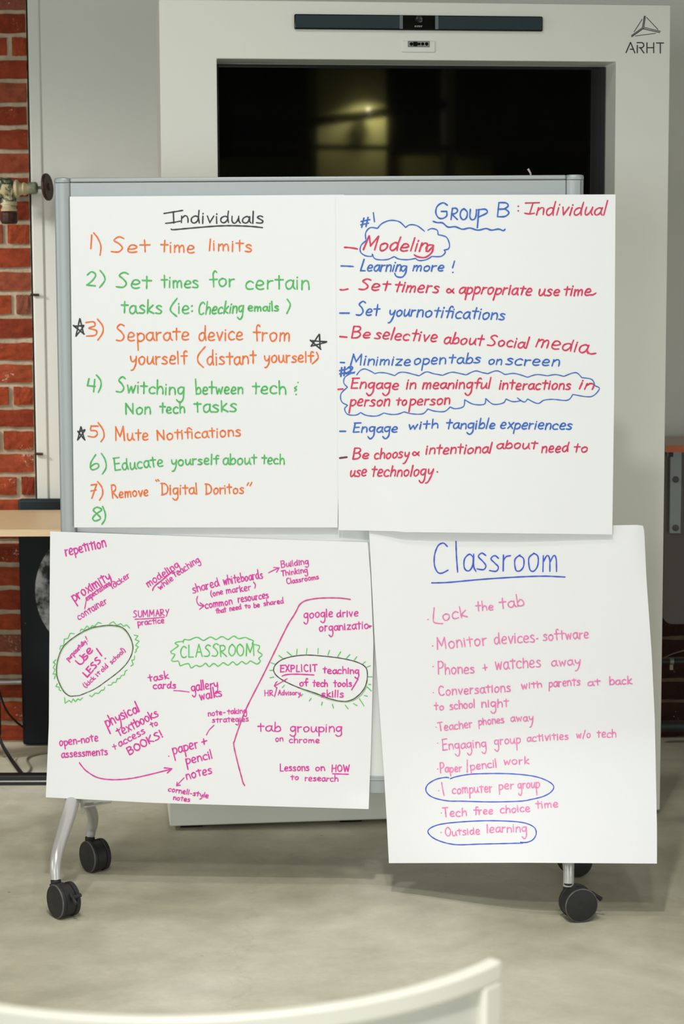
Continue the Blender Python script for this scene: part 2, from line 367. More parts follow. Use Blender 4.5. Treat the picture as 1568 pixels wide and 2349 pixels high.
obj('pipe', MB().lathe([(.022,0),(.027,.003),(.027,.030),(.023,.037)], pv(21,486), (0,0,-1), 10), M_rust, valve, bevel=.002)
obj('wall_flange', MB().tube([pv(16,436), at_y(16,436,WY+.01)], .022, 20), M_valve, valve)

# ------------------------------------------------------------------ kiosk
KL = at_z(390, 1896, .012); KR = at_z(1513, 1859, .012)
kd = (KR-KL); kd.z = 0; KW = kd.length; kd.normalize(); kn = Vector((kd.y, -kd.x, 0))    # kn points to the camera
KYAW = math.atan2(kd.y, kd.x)
KM = Matrix.Translation(KL) @ Matrix.Rotation(KYAW, 4, 'Z')          # local: x along width, y into the cabinet, z up
KMi = KM.inverted()
def kp(px, py, off=0.0): return on_plane(px, py, KL, kn, off)
def ku(px, py, off=0.0): return KMi @ kp(px, py, off)
ztop = (ku(365,-5).z + ku(1538,14).z)/2 
ul = (ku(365,0).x + ku(388,1880).x)/2; ur = (ku(1538,30).x + ku(1513,1850).x)/2
a = ku(497,133); b = ku(1412,143); zo = (a.z+b.z)/2; uo0 = a.x; uo1 = (b.x + ku(1410,400).x)/2; zob = .42; RD = .12; KD = .36
kiosk = thing('display_kiosk', 'tall cream white kiosk with a black recessed screen standing behind the whiteboard', 'kiosk', KL, KYAW)
def kbox(mb, x0,x1,y0,y1,z0,z1): return mb.box((x0,y0,z0),(x1,y1,z1), KM)
# cabinet: one shell with a recess
def kv(x,y,z): return KM @ Vector((x,y,z))
cab = MB(); X0,X1,Z0,Z1 = ul,ur,0.0,ztop; c8=.012
o_ = [(X0,Z0),(X1,Z0),(X1,Z1),(X0,Z1)]; i_ = [(uo0,zob),(uo1,zob),(uo1,zo),(uo0,zo)]
vs = [kv(x,0,z) for x,z in o_]+[kv(x,0,z) for x,z in i_]+[kv(x,RD,z) for x,z in i_]+[kv(x,KD,z) for x,z in o_]
fs = [(0,1,5,4),(1,2,6,5),(2,3,7,6),(3,0,4,7),(4,5,9,8),(5,6,10,9),(6,7,11,10),(7,4,8,11),(8,9,10,11),(0,12,13,1),(1,13,14,2),(2,14,15,3),(3,15,12,0),(12,15,14,13)]
cab.add(vs, fs)
obj('cabinet', cab, M_kiosk, kiosk, bevel=.004, seg=3)
for xx in (X0+.06, X0+.5, X1-.06):
    obj('foot', kbox(MB(), xx-.03,xx+.03,.03,.09,-.012,.001), M_bezel, kiosk)
    obj('foot', kbox(MB(), xx-.03,xx+.03,KD-.09,KD-.03,-.012,.001), M_bezel, kiosk)
# bezel and glass
bz = MB(); e = .003
iw = .026
kbox(bz, uo0+e,uo1-e,RD-.010,RD-.002,zo-e-.006,zo-e); kbox(bz, uo0+e,uo0+e+.006,RD-.010,RD-.002,zob+e,zo-e-.006)
kbox(bz, uo1-e-.012,uo1-e,RD-.010,RD-.002,zob+e,zo-e-.006); kbox(bz, uo0+e+.006,uo1-e-.012,RD-.010,RD-.002,zob+e,zob+.02)
obj('screen_frame', bz, M_bezel, kiosk)
b2 = MB(); kbox(b2, uo1-e-.038,uo1-e-.012,RD-.007,RD-.003,zob+.02,zo-.009); 
obj('screen_bezel', b2, M_bezel2, kiosk, label='narrow dark grey bezel along the glass')
scr = kbox(MB(), uo0+.010,uo1-e-.038,RD-.006,RD-.002,zob+.02,zo-.009)
obj('screen', scr, M_screen, kiosk, smooth=False)
# sound bar
s0 = ku(674,31); s1 = ku(1243,73); sb0 = ku(674,67)
zt_ = (ku(674,31).z+ku(1243,40).z)/2; zb2 = (ku(674,67.5).z+ku(1243,73).z)/2; su0 = s0.x; su1 = s1.x
sbar = obj('sound_bar', kbox(MB(), su0,su1,-.010,.004,zb2,zt_), M_blackgloss, kiosk, bevel=.004, label='long black sound bar with a camera in its middle')
c0 = ku(922,55).x; c1 = ku(996,55).x
obj('speaker_grille', kbox(MB(), su0+.003,c0-.008,-.0115,-.008,zb2+.004,zt_-.003), M_grille, sbar)
obj('speaker_grille', kbox(MB(), c1+.008,su1-.003,-.0115,-.008,zb2+.004,zt_-.003), M_grille, sbar)
obj('grille_end', kbox(MB(), c0-.0085,c0,-.012,-.008,zb2+.003,zt_-.002), M_cap, sbar)
obj('grille_end', kbox(MB(), c1,c1+.0085,-.012,-.008,zb2+.003,zt_-.002), M_cap, sbar)
lc = KM @ Vector((ku(959,46).x, -.010, ku(959,46).z))
obj('camera_lens', MB().lathe([(.0,-.002),(.0095,-.002),(.0105,.001),(.0095,.003),(.0075,.002),(.005,.0015),(.0,.0012)], lc, kn, 32), M_bezel2, sbar)
# sensor plate
pA = ku(920,93); pB = ku(998,121)
plate = obj('sensor_plate', kbox(MB(), pA.x,pB.x,-.004,.003,pB.z,pA.z), M_kiosk, kiosk, bevel=.006, seg=4, label='small rounded plate holding a depth sensor')
for (q0,q1,mm,yy) in (((934.5,94.5),(984,108.5),M_cap,-.0055),((936,96),(982.5,107),mat('sensor_silver', srgb(150,150,145), .4),-.0065)):
    A = ku(*q0); B = ku(*q1); obj('sensor_window', kbox(MB(), A.x,B.x,yy,-.003,B.z,A.z), mm, plate)
for qx, rr in ((942,3.6),(968,3.4),(977,3.6)):
    obj('sensor_lens', MB().lathe([(rr*.00122,-.002),(rr*.00122,.001),(rr*.0006,.0012),(0,.001)], KM@Vector((ku(qx,101.5).x,-.0065,ku(qx,101.5).z)), kn, 20), M_blackgloss, plate)
for (x0,y0,x1,y1) in ((946,96.5,956,106.5),(956,98.5,963,104.5)):
    A = ku(x0,y0); B = ku(x1,y1); obj('sensor_block', kbox(MB(), A.x,B.x,-.0082,-.005,B.z,A.z), M_blackgloss, plate, bevel=.001)
# printed lines on the front: logo and letters
M_print = mat('black_print', srgb(22,22,22), .5)
def kstroke(mb, pts, wpx, off=.0007):
    h = wpx/2
    for (ax_, ay_), (bx_, by_) in zip(pts, pts[1:]):
        dx, dy = bx_-ax_, by_-ay_; l = math.hypot(dx,dy) or 1; nx_, ny_ = -dy/l*h, dx/l*h; ex, ey = dx/l*h*.4, dy/l*h*.4
        q = [(ax_-ex+nx_,ay_-ey+ny_),(bx_+ex+nx_,by_+ey+ny_),(bx_+ex-nx_,by_+ey-ny_),(ax_-ex-nx_,ay_-ey-ny_)]
        mb.add([kp(x,y,off) for x,y in q], [(0,1,2,3)])
T3 = lambda pts: [(1040+x/2.97, y/2.97) for x, y in pts]
lg = MB()
for pts, wd in (([(1299,108),(1286,188)],2.0),([(1306,109),(1295,186)],1.6),([(1286,188),(1210,243)],1.6),([(1294,192),(1211,251)],2.0),([(1295,186),(1408,214)],1.6),([(1290,196),(1404,222)],1.9),
               ([(1284,130),(1228,218)],1.5),([(1313,118),(1392,202)],1.5),([(1237,245),(1375,227)],1.5)): kstroke(lg, T3(pts), wd)
obj('emblem', lg, M_print, kiosk, smooth=False, label='black line emblem of a three-sided star')
lt = MB(); W_=2.5
for pts in ([(1173,360),(1204,288),(1234,362)],[(1201,335),(1222,336)],[(1250,361),(1250,308)],[(1247,291),(1281,290),(1293,298),(1294,315),(1283,325),(1262,325)],[(1272,327),(1296,362)],
            [(1316,361),(1316,290)],[(1362,361),(1362,290)],[(1316,325),(1362,325)],[(1379,293),(1430,293)],[(1407,293),(1407,363)]): kstroke(lt, T3(pts), W_)
obj('lettering', lt, M_print, kiosk, smooth=False, label='black letters ARHT')
bl = MB(); T2 = lambda pts: [(480+x/2.703, y/2.703) for x, y in pts]
def kst2(pts, wd): kstroke(bl, T2(pts), wd, .0112)
for gx_, g in ((1272,'B'),(1285,'O'),(1297,'S'),(1309,'E')):
    P_ = {'B':[(0,8),(3,0),(9,0),(8,4),(2,4),(8,4),(7,8),(0,8)],'O':[(0,8),(3,0),(10,0),(7,8),(0,8)],'S':[(10,0),(3,0),(2,4),(8,4),(7,8),(0,8)],'E':[(10,0),(3,0),(0,8),(8,8),(0,8),(1.5,4),(8,4)]}[g]
    kst2([(gx_+x, 159+y) for x, y in P_], .8)
obj('maker_lettering', bl, mat('silver_print', srgb(170,170,168), .4), sbar, smooth=False, label='tiny slanted silver letters below the lens')

# ------------------------------------------------------------------ behind the camera: what the dark glass mirrors
SP = KM @ Vector((0, RD-.006, 0)); mirC = CAM - 2*((CAM-SP).dot(kn))*kn
def mir(px, py, Y):                            # the place at depth Y whose reflection shows at this pixel
    hit = on_plane(px, py, SP, kn); d = hit - mirC; return mirC + d*((Y-mirC.y)/d.y)
def rbox(px0,py0,px1,py1,Y,dep):
    A = mir(px0,py0,Y); B = mir(px1,py1,Y); return (min(A.x,B.x),Y-dep,min(A.z,B.z)),(max(A.x,B.x),Y,max(A.z,B.z))
M_pale = mat('pale_olive_plaster', srgb(176,174,120), .8)
lo, hi = rbox(727,150,885,500,-6.6,.4); pil = obj('plaster_pillar', MB().box((lo[0],lo[1],0),(hi[0],hi[1],CEIL)), M_pale, origin=((lo[0]+hi[0])/2,-6.8,0))
tag(pil, 'pale olive pillar behind the camera, seen only mirrored in the screen', 'pillar')
M_beam = mat('brown_steel_beam', srgb(70,52,36), .6)
lo, hi = rbox(300,326,1500,350,-4.2,.10); tag(obj('steel_beam', MB().box((RX0,lo[1],lo[2]),(RX1,hi[1],hi[2])), M_beam, origin=(0,-4.2,lo[2])), 'long brown beam across the room, seen only mirrored in the screen', 'beam')
A = mir(700,283,-5.2); B = mir(910,254,-5.2); hh = abs(mir(800,262,-5.2).z-mir(800,284,-5.2).z)/2
A = A+(A-B)*.8; B = B+(B-A)*.3
tag(obj('brace_beam', MB().prism([A+Vector((0,0,-hh)),B+Vector((0,0,-hh)),B+Vector((0,0,hh)),A+Vector((0,0,hh))], (0,-.08,0)), M_gap, origin=A), 'dark slanting brace, seen only mirrored in the screen', 'beam')
lo, hi = rbox(1020,150,1043,560,-6.0,.12); tag(obj('steel_post', MB().box((lo[0],lo[1],0),(hi[0],hi[1],CEIL)), mat('grey_post', srgb(150,140,120), .6), origin=(lo[0],-6,0)), 'slender grey post, seen only mirrored in the screen', 'post')
lo, hi = rbox(500,362,705,480,-7.0,.1); tag(obj('wall_cabinet', MB().box((lo[0],-7.45,lo[2]),(hi[0],-7.0,hi[2])), mat('green_board', srgb(110,118,70), .8), origin=(lo[0],-7.2,lo[2])), 'green cabinet at the rear wall, seen only mirrored in the screen', 'cabinet')
lo, hi = rbox(893,357,1130,480,-7.0,.1); tag(obj('wall_cabinet', MB().box((lo[0],-7.45,lo[2]),(hi[0],-7.0,hi[2])), mat('olive_board', srgb(130,132,80), .8), origin=(lo[0],-7.2,lo[2])), 'olive cabinet right of the mirrored pillar', 'cabinet')
lp = mir(845,262,-6.45)
lamp = thing('wall_lamp', 'small bare lamp fixed in front of the mirrored pillar', 'lamp', lp)
em = bpy.data.materials.new('lamp_glow'); em.use_nodes = True; eb = em.node_tree.nodes['Principled BSDF']; eb.inputs['Emission Color'].default_value = (1,.92,.6,1); eb.inputs['Emission Strength'].default_value = 30
obj('bulb', MB().lathe([(.0,-.05),(.03,-.03),(.04,0),(.03,.03),(0,.05)], lp, (0,0,1), 16), em, lamp)
obj('lamp_arm', MB().tube([lp, lp+Vector((0,-.2,0))], .01, 8), M_gap, lamp)
pl = bpy.data.lights.new('wall_lamp_light', 'SPOT'); pl.energy = 60; pl.color = (1,.93,.62); pl.shadow_soft_size = .03; pl.spot_size = 2.3; pl.spot_blend=.5
plo = bpy.data.objects.new('wall_lamp_light', pl); C.objects.link(plo); plo.location = lp+Vector((.04,.10,.10)); plo.rotation_euler = (Vector((-.05,-.55,-1))).to_track_quat('-Z','Y').to_euler()

# ------------------------------------------------------------------ left desk, canvas, cables
dY0, dY1 = 6.05, 6.57
dz = at_y(60, 1215, dY0).z
dx1 = at_y(368, 1215, dY0).x - .03
desk = thing('desk', 'birch topped desk at the left wall, partly behind the whiteboard', 'desk', (-1.05,6.3,0))
dt = .020
obj('desktop', MB().box((-1.6,dY0+.003,dz-dt),(dx1,dY1,dz)), M_wood, desk, bevel=.0015)
obj('edge_band', MB().box((-1.6,dY0,dz-dt),(dx1,dY0+.003,dz-.0005)), M_woodedge, desk, label='paler wood edge')
fz = at_y(50,1790,dY0+.03).z
for lx in (-1.45, dx1-.10):
    obj('leg', MB().box((lx-.03,6.28,.03),(lx+.03,6.34,dz-dt)), M_darkpipe, desk, bevel=.004)
    obj('foot', MB().box((lx-.03,dY0+.02,.0),(lx+.03,dY1-.02,.03)), M_darkpipe, desk, bevel=.006)
bar = MB().box((-1.5,dY0+.02,fz-.022),(dx1-.05,dY0+.06,fz+.018)); obj('crossbar', bar, M_cable, desk, bevel=.006)
obj('crossbar_highlight', MB().box((-1.5,dY0+.0175,fz-.002),(dx1-.05,dY0+.022,fz+.002)), M_chrome, desk, label='thin bright strip standing in for the highlight along the bar')  # modelled strip that paints in the highlight on the black bar
# moon canvas
def canvas_mat():
    m = bpy.data.materials.new('moon_canvas_print'); m.use_nodes = True; nt = m.node_tree; N = nt.nodes; L = nt.links; b = N['Principled BSDF']; b.inputs['Roughness'].default_value = .5
    tc = N.new('ShaderNodeTexCoord'); sub = N.new('ShaderNodeVectorMath'); sub.operation = 'SUBTRACT'
    mc = at_y(237,1357,6.59) ; cc = Vector((0,0,0))
    sub.inputs[1].default_value = tuple(mc - CANV)
    fl_ = N.new('ShaderNodeVectorMath'); fl_.operation = 'MULTIPLY'; fl_.inputs[1].default_value = (1,0,1)
    L.new(tc.outputs['Object'], sub.inputs[0]); L.new(sub.outputs[0], fl_.inputs[0])
    ln = N.new('ShaderNodeVectorMath'); ln.operation = 'LENGTH'; L.new(fl_.outputs[0], ln.inputs[0])
    R = 158/F_PX*6.6
    disc = N.new('ShaderNodeMapRange'); disc.inputs[1].default_value = R-.001; disc.inputs[2].default_value = R+.001; disc.inputs[3].default_value = 1; disc.inputs[4].default_value = 0; L.new(ln.outputs['Value'], disc.inputs[0])
    limb = N.new('ShaderNodeMapRange'); limb.inputs[1].default_value = R*.62; limb.inputs[2].default_value = R; limb.inputs[3].default_value = .05; limb.inputs[4].default_value = .55; L.new(ln.outputs['Value'], limb.inputs[0])
    n = N.new('ShaderNodeTexNoise'); n.inputs['Scale'].default_value = 16; n.inputs['Detail'].default_value = 9; n.inputs['Roughness'].default_value = .62; L.new(tc.outputs['Object'], n.inputs['Vector'])
    nr = N.new('ShaderNodeMapRange'); nr.inputs[1].default_value = .42; nr.inputs[2].default_value = .6; nr.inputs[3].default_value = .04; nr.inputs[4].default_value = 1.0; L.new(n.outputs['Fac'], nr.inputs[0])
    mu = N.new('ShaderNodeMath'); mu.operation = 'MULTIPLY'; L.new(limb.outputs[0], mu.inputs[0]); L.new(nr.outputs[0], mu.inputs[1])
    mu2 = N.new('ShaderNodeMath'); mu2.operation = 'MULTIPLY'; L.new(mu.outputs[0], mu2.inputs[0]); L.new(disc.outputs[0], mu2.inputs[1])
    st = N.new('ShaderNodeTexVoronoi'); st.inputs['Scale'].default_value = 30; L.new(tc.outputs['Object'], st.inputs['Vector'])
    sr = N.new('ShaderNodeMapRange'); sr.inputs[1].default_value = .04; sr.inputs[2].default_value = .06; sr.inputs[3].default_value = .2; sr.inputs[4].default_value = 0; L.new(st.outputs['Distance'], sr.inputs[0])
    ad = N.new('ShaderNodeMath'); ad.operation = 'ADD'; L.new(mu2.outputs[0], ad.inputs[0]); L.new(sr.outputs[0], ad.inputs[1])
    hz = N.new('ShaderNodeTexNoise'); hz.inputs['Scale'].default_value = 2.2; L.new(tc.outputs['Object'], hz.inputs['Vector'])
    hr = N.new('ShaderNodeValToRGB'); hr.color_ramp.elements[0].position=.42; hr.color_ramp.elements[1].position=.68; hr.color_ramp.elements[0].color = srgb(4,7,9); hr.color_ramp.elements[1].color = srgb(36,48,52); b.inputs['Specular IOR Level'].default_value = .25; b.inputs['Roughness'].default_value = .6; L.new(hz.outputs['Fac'], hr.inputs[0])
    v = N.new('ShaderNodeCombineXYZ'); [L.new(ad.outputs[0], v.inputs[i]) for i in range(3)]
    va = N.new('ShaderNodeVectorMath'); L.new(hr.outputs[0], va.inputs[0]); L.new(v.outputs[0], va.inputs[1]); L.new(va.outputs[0], b.inputs['Base Color'])
    return m
ca = at_y(38,1150,6.59); cb = at_y(54,1712,6.59); cx0 = (ca.x+cb.x)/2; cz1 = at_y(60,1143,6.63).z
CANV = Vector((cx0+.3, 6.61, 0))
cvm = MB().box((cx0,6.592,.004),(cx0+.47,6.630,cz1))
cv = obj('canvas_print', cvm, canvas_mat(), bevel=.008, seg=3, origin=CANV); tag(cv, 'black canvas picture of a moon propped behind the desk', 'picture')
# cables
def cab_(name, pts, r, m, lab, cat='cable'):
    o = obj(name, MB().tube(smooth3(pts, 8), r, 8), m, origin=pts[0]); tag(o, lab, cat); return o
def smooth3(P, n=8):
    P = [Vector(p) for p in P]; out = []
    for i in range(len(P)-1):
        a, b, c, d = P[max(i-1,0)], P[i], P[i+1], P[min(i+2,len(P)-1)]
        for k in range(n):
            t = k/n; out.append(.5*((2*b)+(c-a)*t+(2*a-5*b+4*c-d)*t*t+(3*b-a-3*c+d)*t**3))
    out.append(P[-1]); return out
cab_('power_cable', [at_y(-12,1540,6.48), at_y(0,1592,6.52), at_y(15,1630,6.56), at_y(36,1655,6.61), at_y(56,1670,6.636)], .0035, M_cable, 'black cable sagging across the bricks under the desk')
ad_ = at_y(-6,1645,6.42)
cab_('adapter_cable', [ad_+Vector((0,0,-.05)), at_y(8,1710,6.4), at_y(28,1742,6.35), at_z(52,1774,.006), at_z(70,1792,.006)], .003, M_cable, 'thin black cable running down from the adapter to the floor')
cab_('adapter_cable', [ad_+Vector((.004,0,-.05)), at_y(2,1705,6.42), at_y(20,1738,6.37), at_z(44,1772,.006), at_z(60,1790,.006)], .003, M_cable, 'thin black cable hanging left of its twin below the adapter')
tag(obj('power_adapter', MB().box(ad_+Vector((-.05,-.012,-.062)), ad_+Vector((.010,.012,.062))), M_cable, bevel=.006, origin=ad_), 'black power adapter hanging under the desk at the left edge', 'adapter')
cab_('floor_cable', [at_z(130,1724,.004), at_z(95,1728,.004), at_z(72,1734,.004), at_z(62,1741,.004), at_z(64,1750,.004), at_z(70,1760,.004), at_z(66,1770,.004), at_z(58,1776,.004)], .003, M_greycable, 'grey cable curling on the floor by the black canvas')
# conduits
ym = 6.625
c_ = obj('conduit', MB().tube([at_y(-60,1566,ym), at_y(50,1564,ym)], .0095, 14), M_pipe, origin=at_y(20,1565,ym)); tag(c_, 'silver conduit on the bricks left of the black canvas', 'pipe')

# ------------------------------------------------------------------ right table and wall fittings
tb = thing('side_table', 'high table with an orange edge right of the kiosk', 'table', (1.5,6.3,0))
tY0, tY1 = 6.14, 6.50
tz = at_y(1550,1022,tY0).z; tx = at_y(1524,1022,tY0).x + .004
obj('tabletop', MB().box((tx,tY0+.003,tz-.02),(tx+1.2,tY1,tz)), M_pinktop, tb, bevel=.001)
obj('edge_band', MB().box((tx,tY0,tz-.02),(tx+1.2,tY0+.003,tz)), M_orange, tb, label='orange front edge')
pz = at_y(1550,1432,6.32).z
px_ = at_y(1521,1300,6.32).x
pp = []
r_ = .03
for k in range(7):
    t = math.pi + k*math.pi/12; pp.append(Vector((px_+r_+r_*math.cos(t), 6.32, pz+r_+r_*math.sin(t))))
pp += [Vector((tx+1.1,6.32,pz)), Vector((tx+1.1,6.32,tz-.02)), Vector((px_,6.32,tz-.02))]
obj('modesty_panel', MB().prism(pp, (0,.012,0)), M_panelgrey, tb, bevel=.001)
A = at_y(1537,1042,6.31); B = at_y(1560,1223,6.31)
br = obj('bracket', MB().box((A.x,6.306,B.z),(B.x,6.32,tz-.02)), M_bracket, tb, bevel=.001, label='light grey mounting bracket')
for py in (1100,1211):
    obj('bolt_head', MB().lathe([(.0095,0),(.0095,.004),(.006,.0065),(0,.007)], at_y(1549,py,6.306), (0,-1,0), 20), M_panelgrey, br)
obj('hinge', MB().box((A.x-.012,6.27,tz-.045),(A.x+.002,6.32,tz-.02)), M_bezel, tb)
for lx in (tx+.20, tx+1.0):
    obj('leg', MB().box((lx-.02,6.36,0),(lx+.02,6.40,tz-.02)), M_panelgrey, tb)
pr = thing('wall_pipe', 'dark pipe with a clamp low on the bricks right of the kiosk', 'pipe', at_y(1540,1517,6.63))
obj('pipe', MB().tube([at_y(1500,1518,6.63), at_y(1760,1515,6.63)], .0085, 14), M_darkpipe, pr)
q = at_y(1540,1517,6.63)
obj('clamp', MB().tube([q+Vector((-.006,0,0)), q+Vector((.006,0,0))], .0115, 14).box(q+Vector((-.006,-.002,-.028)), q+Vector((.004,.014,-.008))), M_pipe, pr)
tag(obj('base_pipe', MB().tube([at_y(1480,1668,6.60), at_y(1760,1666,6.60)], .0155, 16), M_darkpipe, origin=at_y(1540,1668,6.60)), 'thick dark pipe along the foot of the wall right of the kiosk', 'pipe')
cab_('thin_wire', [at_y(1524,1508,6.60), at_y(1545,1499,6.61), at_y(1590,1486,6.60)], .0012, M_greycable, 'thin pale wire slanting above the clamped pipe', 'wire')
# ------------------------------------------------------------------ whiteboard on casters
BP = Vector((-.645, 4.975, 0)); BQ = Vector((.562, 4.975/1.0115, 0))
bd = (BQ-BP).normalized(); bn = Vector((bd.y, -bd.x, 0)); BYAW = math.atan2(bd.y, bd.x)
BM_ = Matrix.Translation(BP) @ Matrix.Rotation(BYAW, 4, 'Z'); BMi = BM_.inverted()
def bu(px, py, off=0.0): return BMi @ on_plane(px, py, BP, bn, off)       # local: x along, z up, y = -off
wbd = thing('mobile_whiteboard', 'wheeled whiteboard with silver aluminium frame carrying four large paper sheets', 'whiteboard', BP + bd*.6, BYAW)
def bbox(mb, x0,x1,y0,y1,z0,z1): return mb.box((x0,y0,z0),(x1,y1,z1), BM_)
zt = bu(1318,397.5).z*.5 + bu(142,409.5).z*.5
xl0 = (bu(122,420).x + bu(137.5,1210).x)/2; xl1 = bu(160.5,430).x
xr0 = bu(1297,430).x; xr1 = bu(1338.5,430).x
zrb = bu(700,455).z; zpan = bu(865,1783).z; zbot = bu(865,1821).z
def post(x0, x1, z0, z1, nm='post'):
    mb = MB(); poly = []; h = (x1-x0)/2; cx = (x0+x1)/2; dep = .040
    for k in range(13):
        t = math.pi*k/12; poly.append((cx-h*math.cos(t), .012-.012*math.sin(t)**.8))
    poly += [(x1, dep-.008)] 
    for k in range(9):
        t = math.pi*k/8; poly.append((cx+h*math.cos(t), dep-.008+.008*math.sin(t)))
    poly.append((x0, .014))
    mb.prism([BM_ @ Vector((x,y,z0)) for x,y in poly], (0,0,z1-z0)); return obj(nm, mb, M_alu, wbd, bevel=.0008)
def post_cap(x0, x1, z, par):
    cx = (x0+x1)/2; h = (x1-x0)/2; mb = MB(); n = 28; rings = [(1.03,0),(1.05,.0015),(1.05,.007),(1.0,.0095),(.9,.0108),(.5,.0120),(.02,.0122)]
    vs = []
    for s_, dz_ in rings:
        for k in range(n):
            t = 2*math.pi*k/n; vs.append(BM_ @ Vector((cx+h*s_*math.copysign(abs(math.cos(t))**.8, math.cos(t)), .020+.0205*s_*math.copysign(abs(math.sin(t))**.8, math.sin(t)), z+dz_)))
    fs = [(i*n+k, i*n+(k+1)%n, (i+1)*n+(k+1)%n, (i+1)*n+k) for i in range(len(rings)-1) for k in range(n)] + [tuple(range(n)), tuple(range((len(rings)-1)*n, len(rings)*n))]
    mb.add(vs, fs); obj('end_cap', mb, M_alu, par)
for x0, x1 in ((xl0, xl1), (xr0, xr1)):
    p_ = post(x0, x1, .27, zt-.0125); post_cap(x0, x1, zt-.0117, p_)
    sm = MB(); bbox(sm, x1-.0072 if x0 > 0.5 else x0+.0035, (x1-.0062) if x0 > .5 else x0+.0045, -.0002,.012, .3, zt-.013) if x0 > .5 else None
    if sm.v: obj('seam', sm, M_alu_line, p_)
rail = obj('top_rail', bbox(MB(), xl1, xr0, .004,.036, zrb-.012, zt-.0125), M_alu, wbd, bevel=.0008)
obj('rail_lip', bbox(MB(), xl1, xr0, .0015,.038, zt-.0115, zt-.001), M_alu, rail, bevel=.003, seg=3)
obj('whiteboard_panel', bbox(MB(), xl1-.002, xr0+.002, .014,.024, zpan-.01, zrb-.006), M_board, wbd)
br_ = obj('bottom_rail', bbox(MB(), xl1-.002, xr0+.002, .006,.036, zbot, zpan), M_alu, wbd, bevel=.001)
zl = bu(865,1789).z
obj('rail_ridge', bbox(MB(), xl1, xr0, .003,.010, zl-.001, zl+.0015), M_steel, br_)
hk = on_plane(1216, 397, BP, bn, -.045)
obj('hook', MB().tube([hk+Vector((.002,0,-.012)), hk, hk+Vector((-.006,0,.010))], [.0022,.0022,.0028], 8), M_steel, wbd)
# legs and casters
def caster(par, P, a_ang, stem_top, lever=False, stem=None):
    """P: floor point under the wheel pair, a_ang: direction the axle points (towards the camera side)"""
    R = .0405; a = Vector((math.cos(a_ang), math.sin(a_ang), 0)); f = Vector((-a.y, a.x, 0)) 
    c = Vector((P.x, P.y, R+.0005))
    st = Vector((stem.x, stem.y, 0))
    # housing between the wheels
    hb = MB(); poly = []
    for k in range(25):
        t = 2*math.pi*k/24
        poly.append(c - a*.0125 + f*(R*.965*math.cos(t)) + Vector((0,0,R*.93*math.sin(t))))
    hb.prism(poly[:-1], a*.025)
    hb.lathe([(.0115,0),(.0125,.002),(.0125,.021),(.0105,.023)], Vector((st.x, st.y, .064)), (0,0,1), 20)
    hb.prism([Vector((c.x,c.y,c.z))-a*.009+q for q in ((st-Vector((c.x,c.y,0)))*1.3+Vector((0,0,.006)), (st-Vector((c.x,c.y,0)))*1.45+Vector((0,0,.034)), (st-Vector((c.x,c.y,0)))*.4+Vector((0,0,.040)), (st-Vector((c.x,c.y,0)))*-.1+Vector((0,0,.030)))], a*.018)
    h = obj('caster', hb, M_black, par, bevel=.0012)
    for s_ in (1, -1):
        o = c + a*s_*.0135
        pr_ = [(.0,-.001),(R*.9,-.001),(R,.001),(R*1.0,.0085),(R*.975,.0105),(R*.94,.0112),(R*.92,.0105),(R*.6,.0120),(R*.3,.0135),(.006,.0132),(.0,.0128)]
        wm = MB().lathe(pr_, o, a*s_, 44); wh_ = obj('wheel', wm, M_black, h)
        wm.f  # tread ring as a worn grey band
        wh_.data.materials.append(M_tread)
        for p in wh_.data.polygons:
            vi = [wh_.data.vertices[v].index//44 for v in p.vertices]
            if p.vertices and min(vi) >= 3 and max(vi) <= 5: p.material_index = 1
    if lever is not False:
        l0 = c + f*R*.8*lever + Vector((0,0,.022)); l1 = c + f*R*1.18*lever + Vector((0,0,.012)); l2 = c + f*R*1.42*lever + Vector((0,0,.004))
        obj('brake_lever', MB().tube([l0,l1,l2], [.0052,.0040,.0058], 10), M_black, h, bevel=.001)
        if lever > 0 and a_ang > 3.3 and a.x < -.5: obj('brake_lever', MB().tube([c + f*R*.99 + Vector((0,0,.012)) - a*.014, c + f*R*1.06 + Vector((0,0,.016)) + a*.004, c + f*R*1.05 + Vector((0,0,.018)) + a*(-.022)], .0045, 8), M_black, h)
    obj('stem', MB().tube([Vector((st.x,st.y,.080)), Vector((st.x,st.y,max(stem_top,.092)))], .0088, 18) if 1 else MB().lathe([(.0085,0),(.0085,.01)], Vector((st.x,st.y,.094)), (0,0,1), 18), M_chrome, h)
    return h
def leg(pix, rad):
    return [at_y(x, y, Y) for x, y, Y in pix], rad
fl_pts, r_f = leg([(171,1815,5.005),(167,1832,4.992),(157,1870,4.935),(141,1922,4.865),(130,1962,4.822),(127,1990,4.806),(128,2017,4.800)], [.0165,.018,.0175,.015,.0138,.0130,.0128])
legf = obj('leg', MB().tube(smooth3(fl_pts,5), [r_f[min(int(i/5),6)]*(1-(i%5)/5)+r_f[min(int(i/5)+1,6)]*((i%5)/5) for i in range(31)], 22), M_steel, wbd)
caster(legf, at_z(147,2103,0), math.radians(180+37), fl_pts[-1].z+.004, 1, fl_pts[-1])
rl_pts, r_r = leg([(180,1822,5.02),(196,1836,5.07),(209,1858,5.125),(213,1880,5.162),(210,1900,5.178),(206,1917,5.18)], [.014,.014,.0142,.0138,.0125,.0120])
legr = obj('leg', MB().tube(smooth3(rl_pts,5), [r_r[min(int(i/5),5)] for i in range(26)], 22), M_steel, wbd)
caster(legr, at_z(219,1998,0), math.radians(180+37), rl_pts[-1].z+.006, False, rl_pts[-1])
obj('gusset', MB().prism([at_y(181,1822,5.01), at_y(187,1868,5.01), at_y(193,1866,5.01), at_y(196,1842,5.01), at_y(255,1840,5.01), at_y(262,1822,5.01)], (0,.004,0)), M_steel, wbd, bevel=.001)
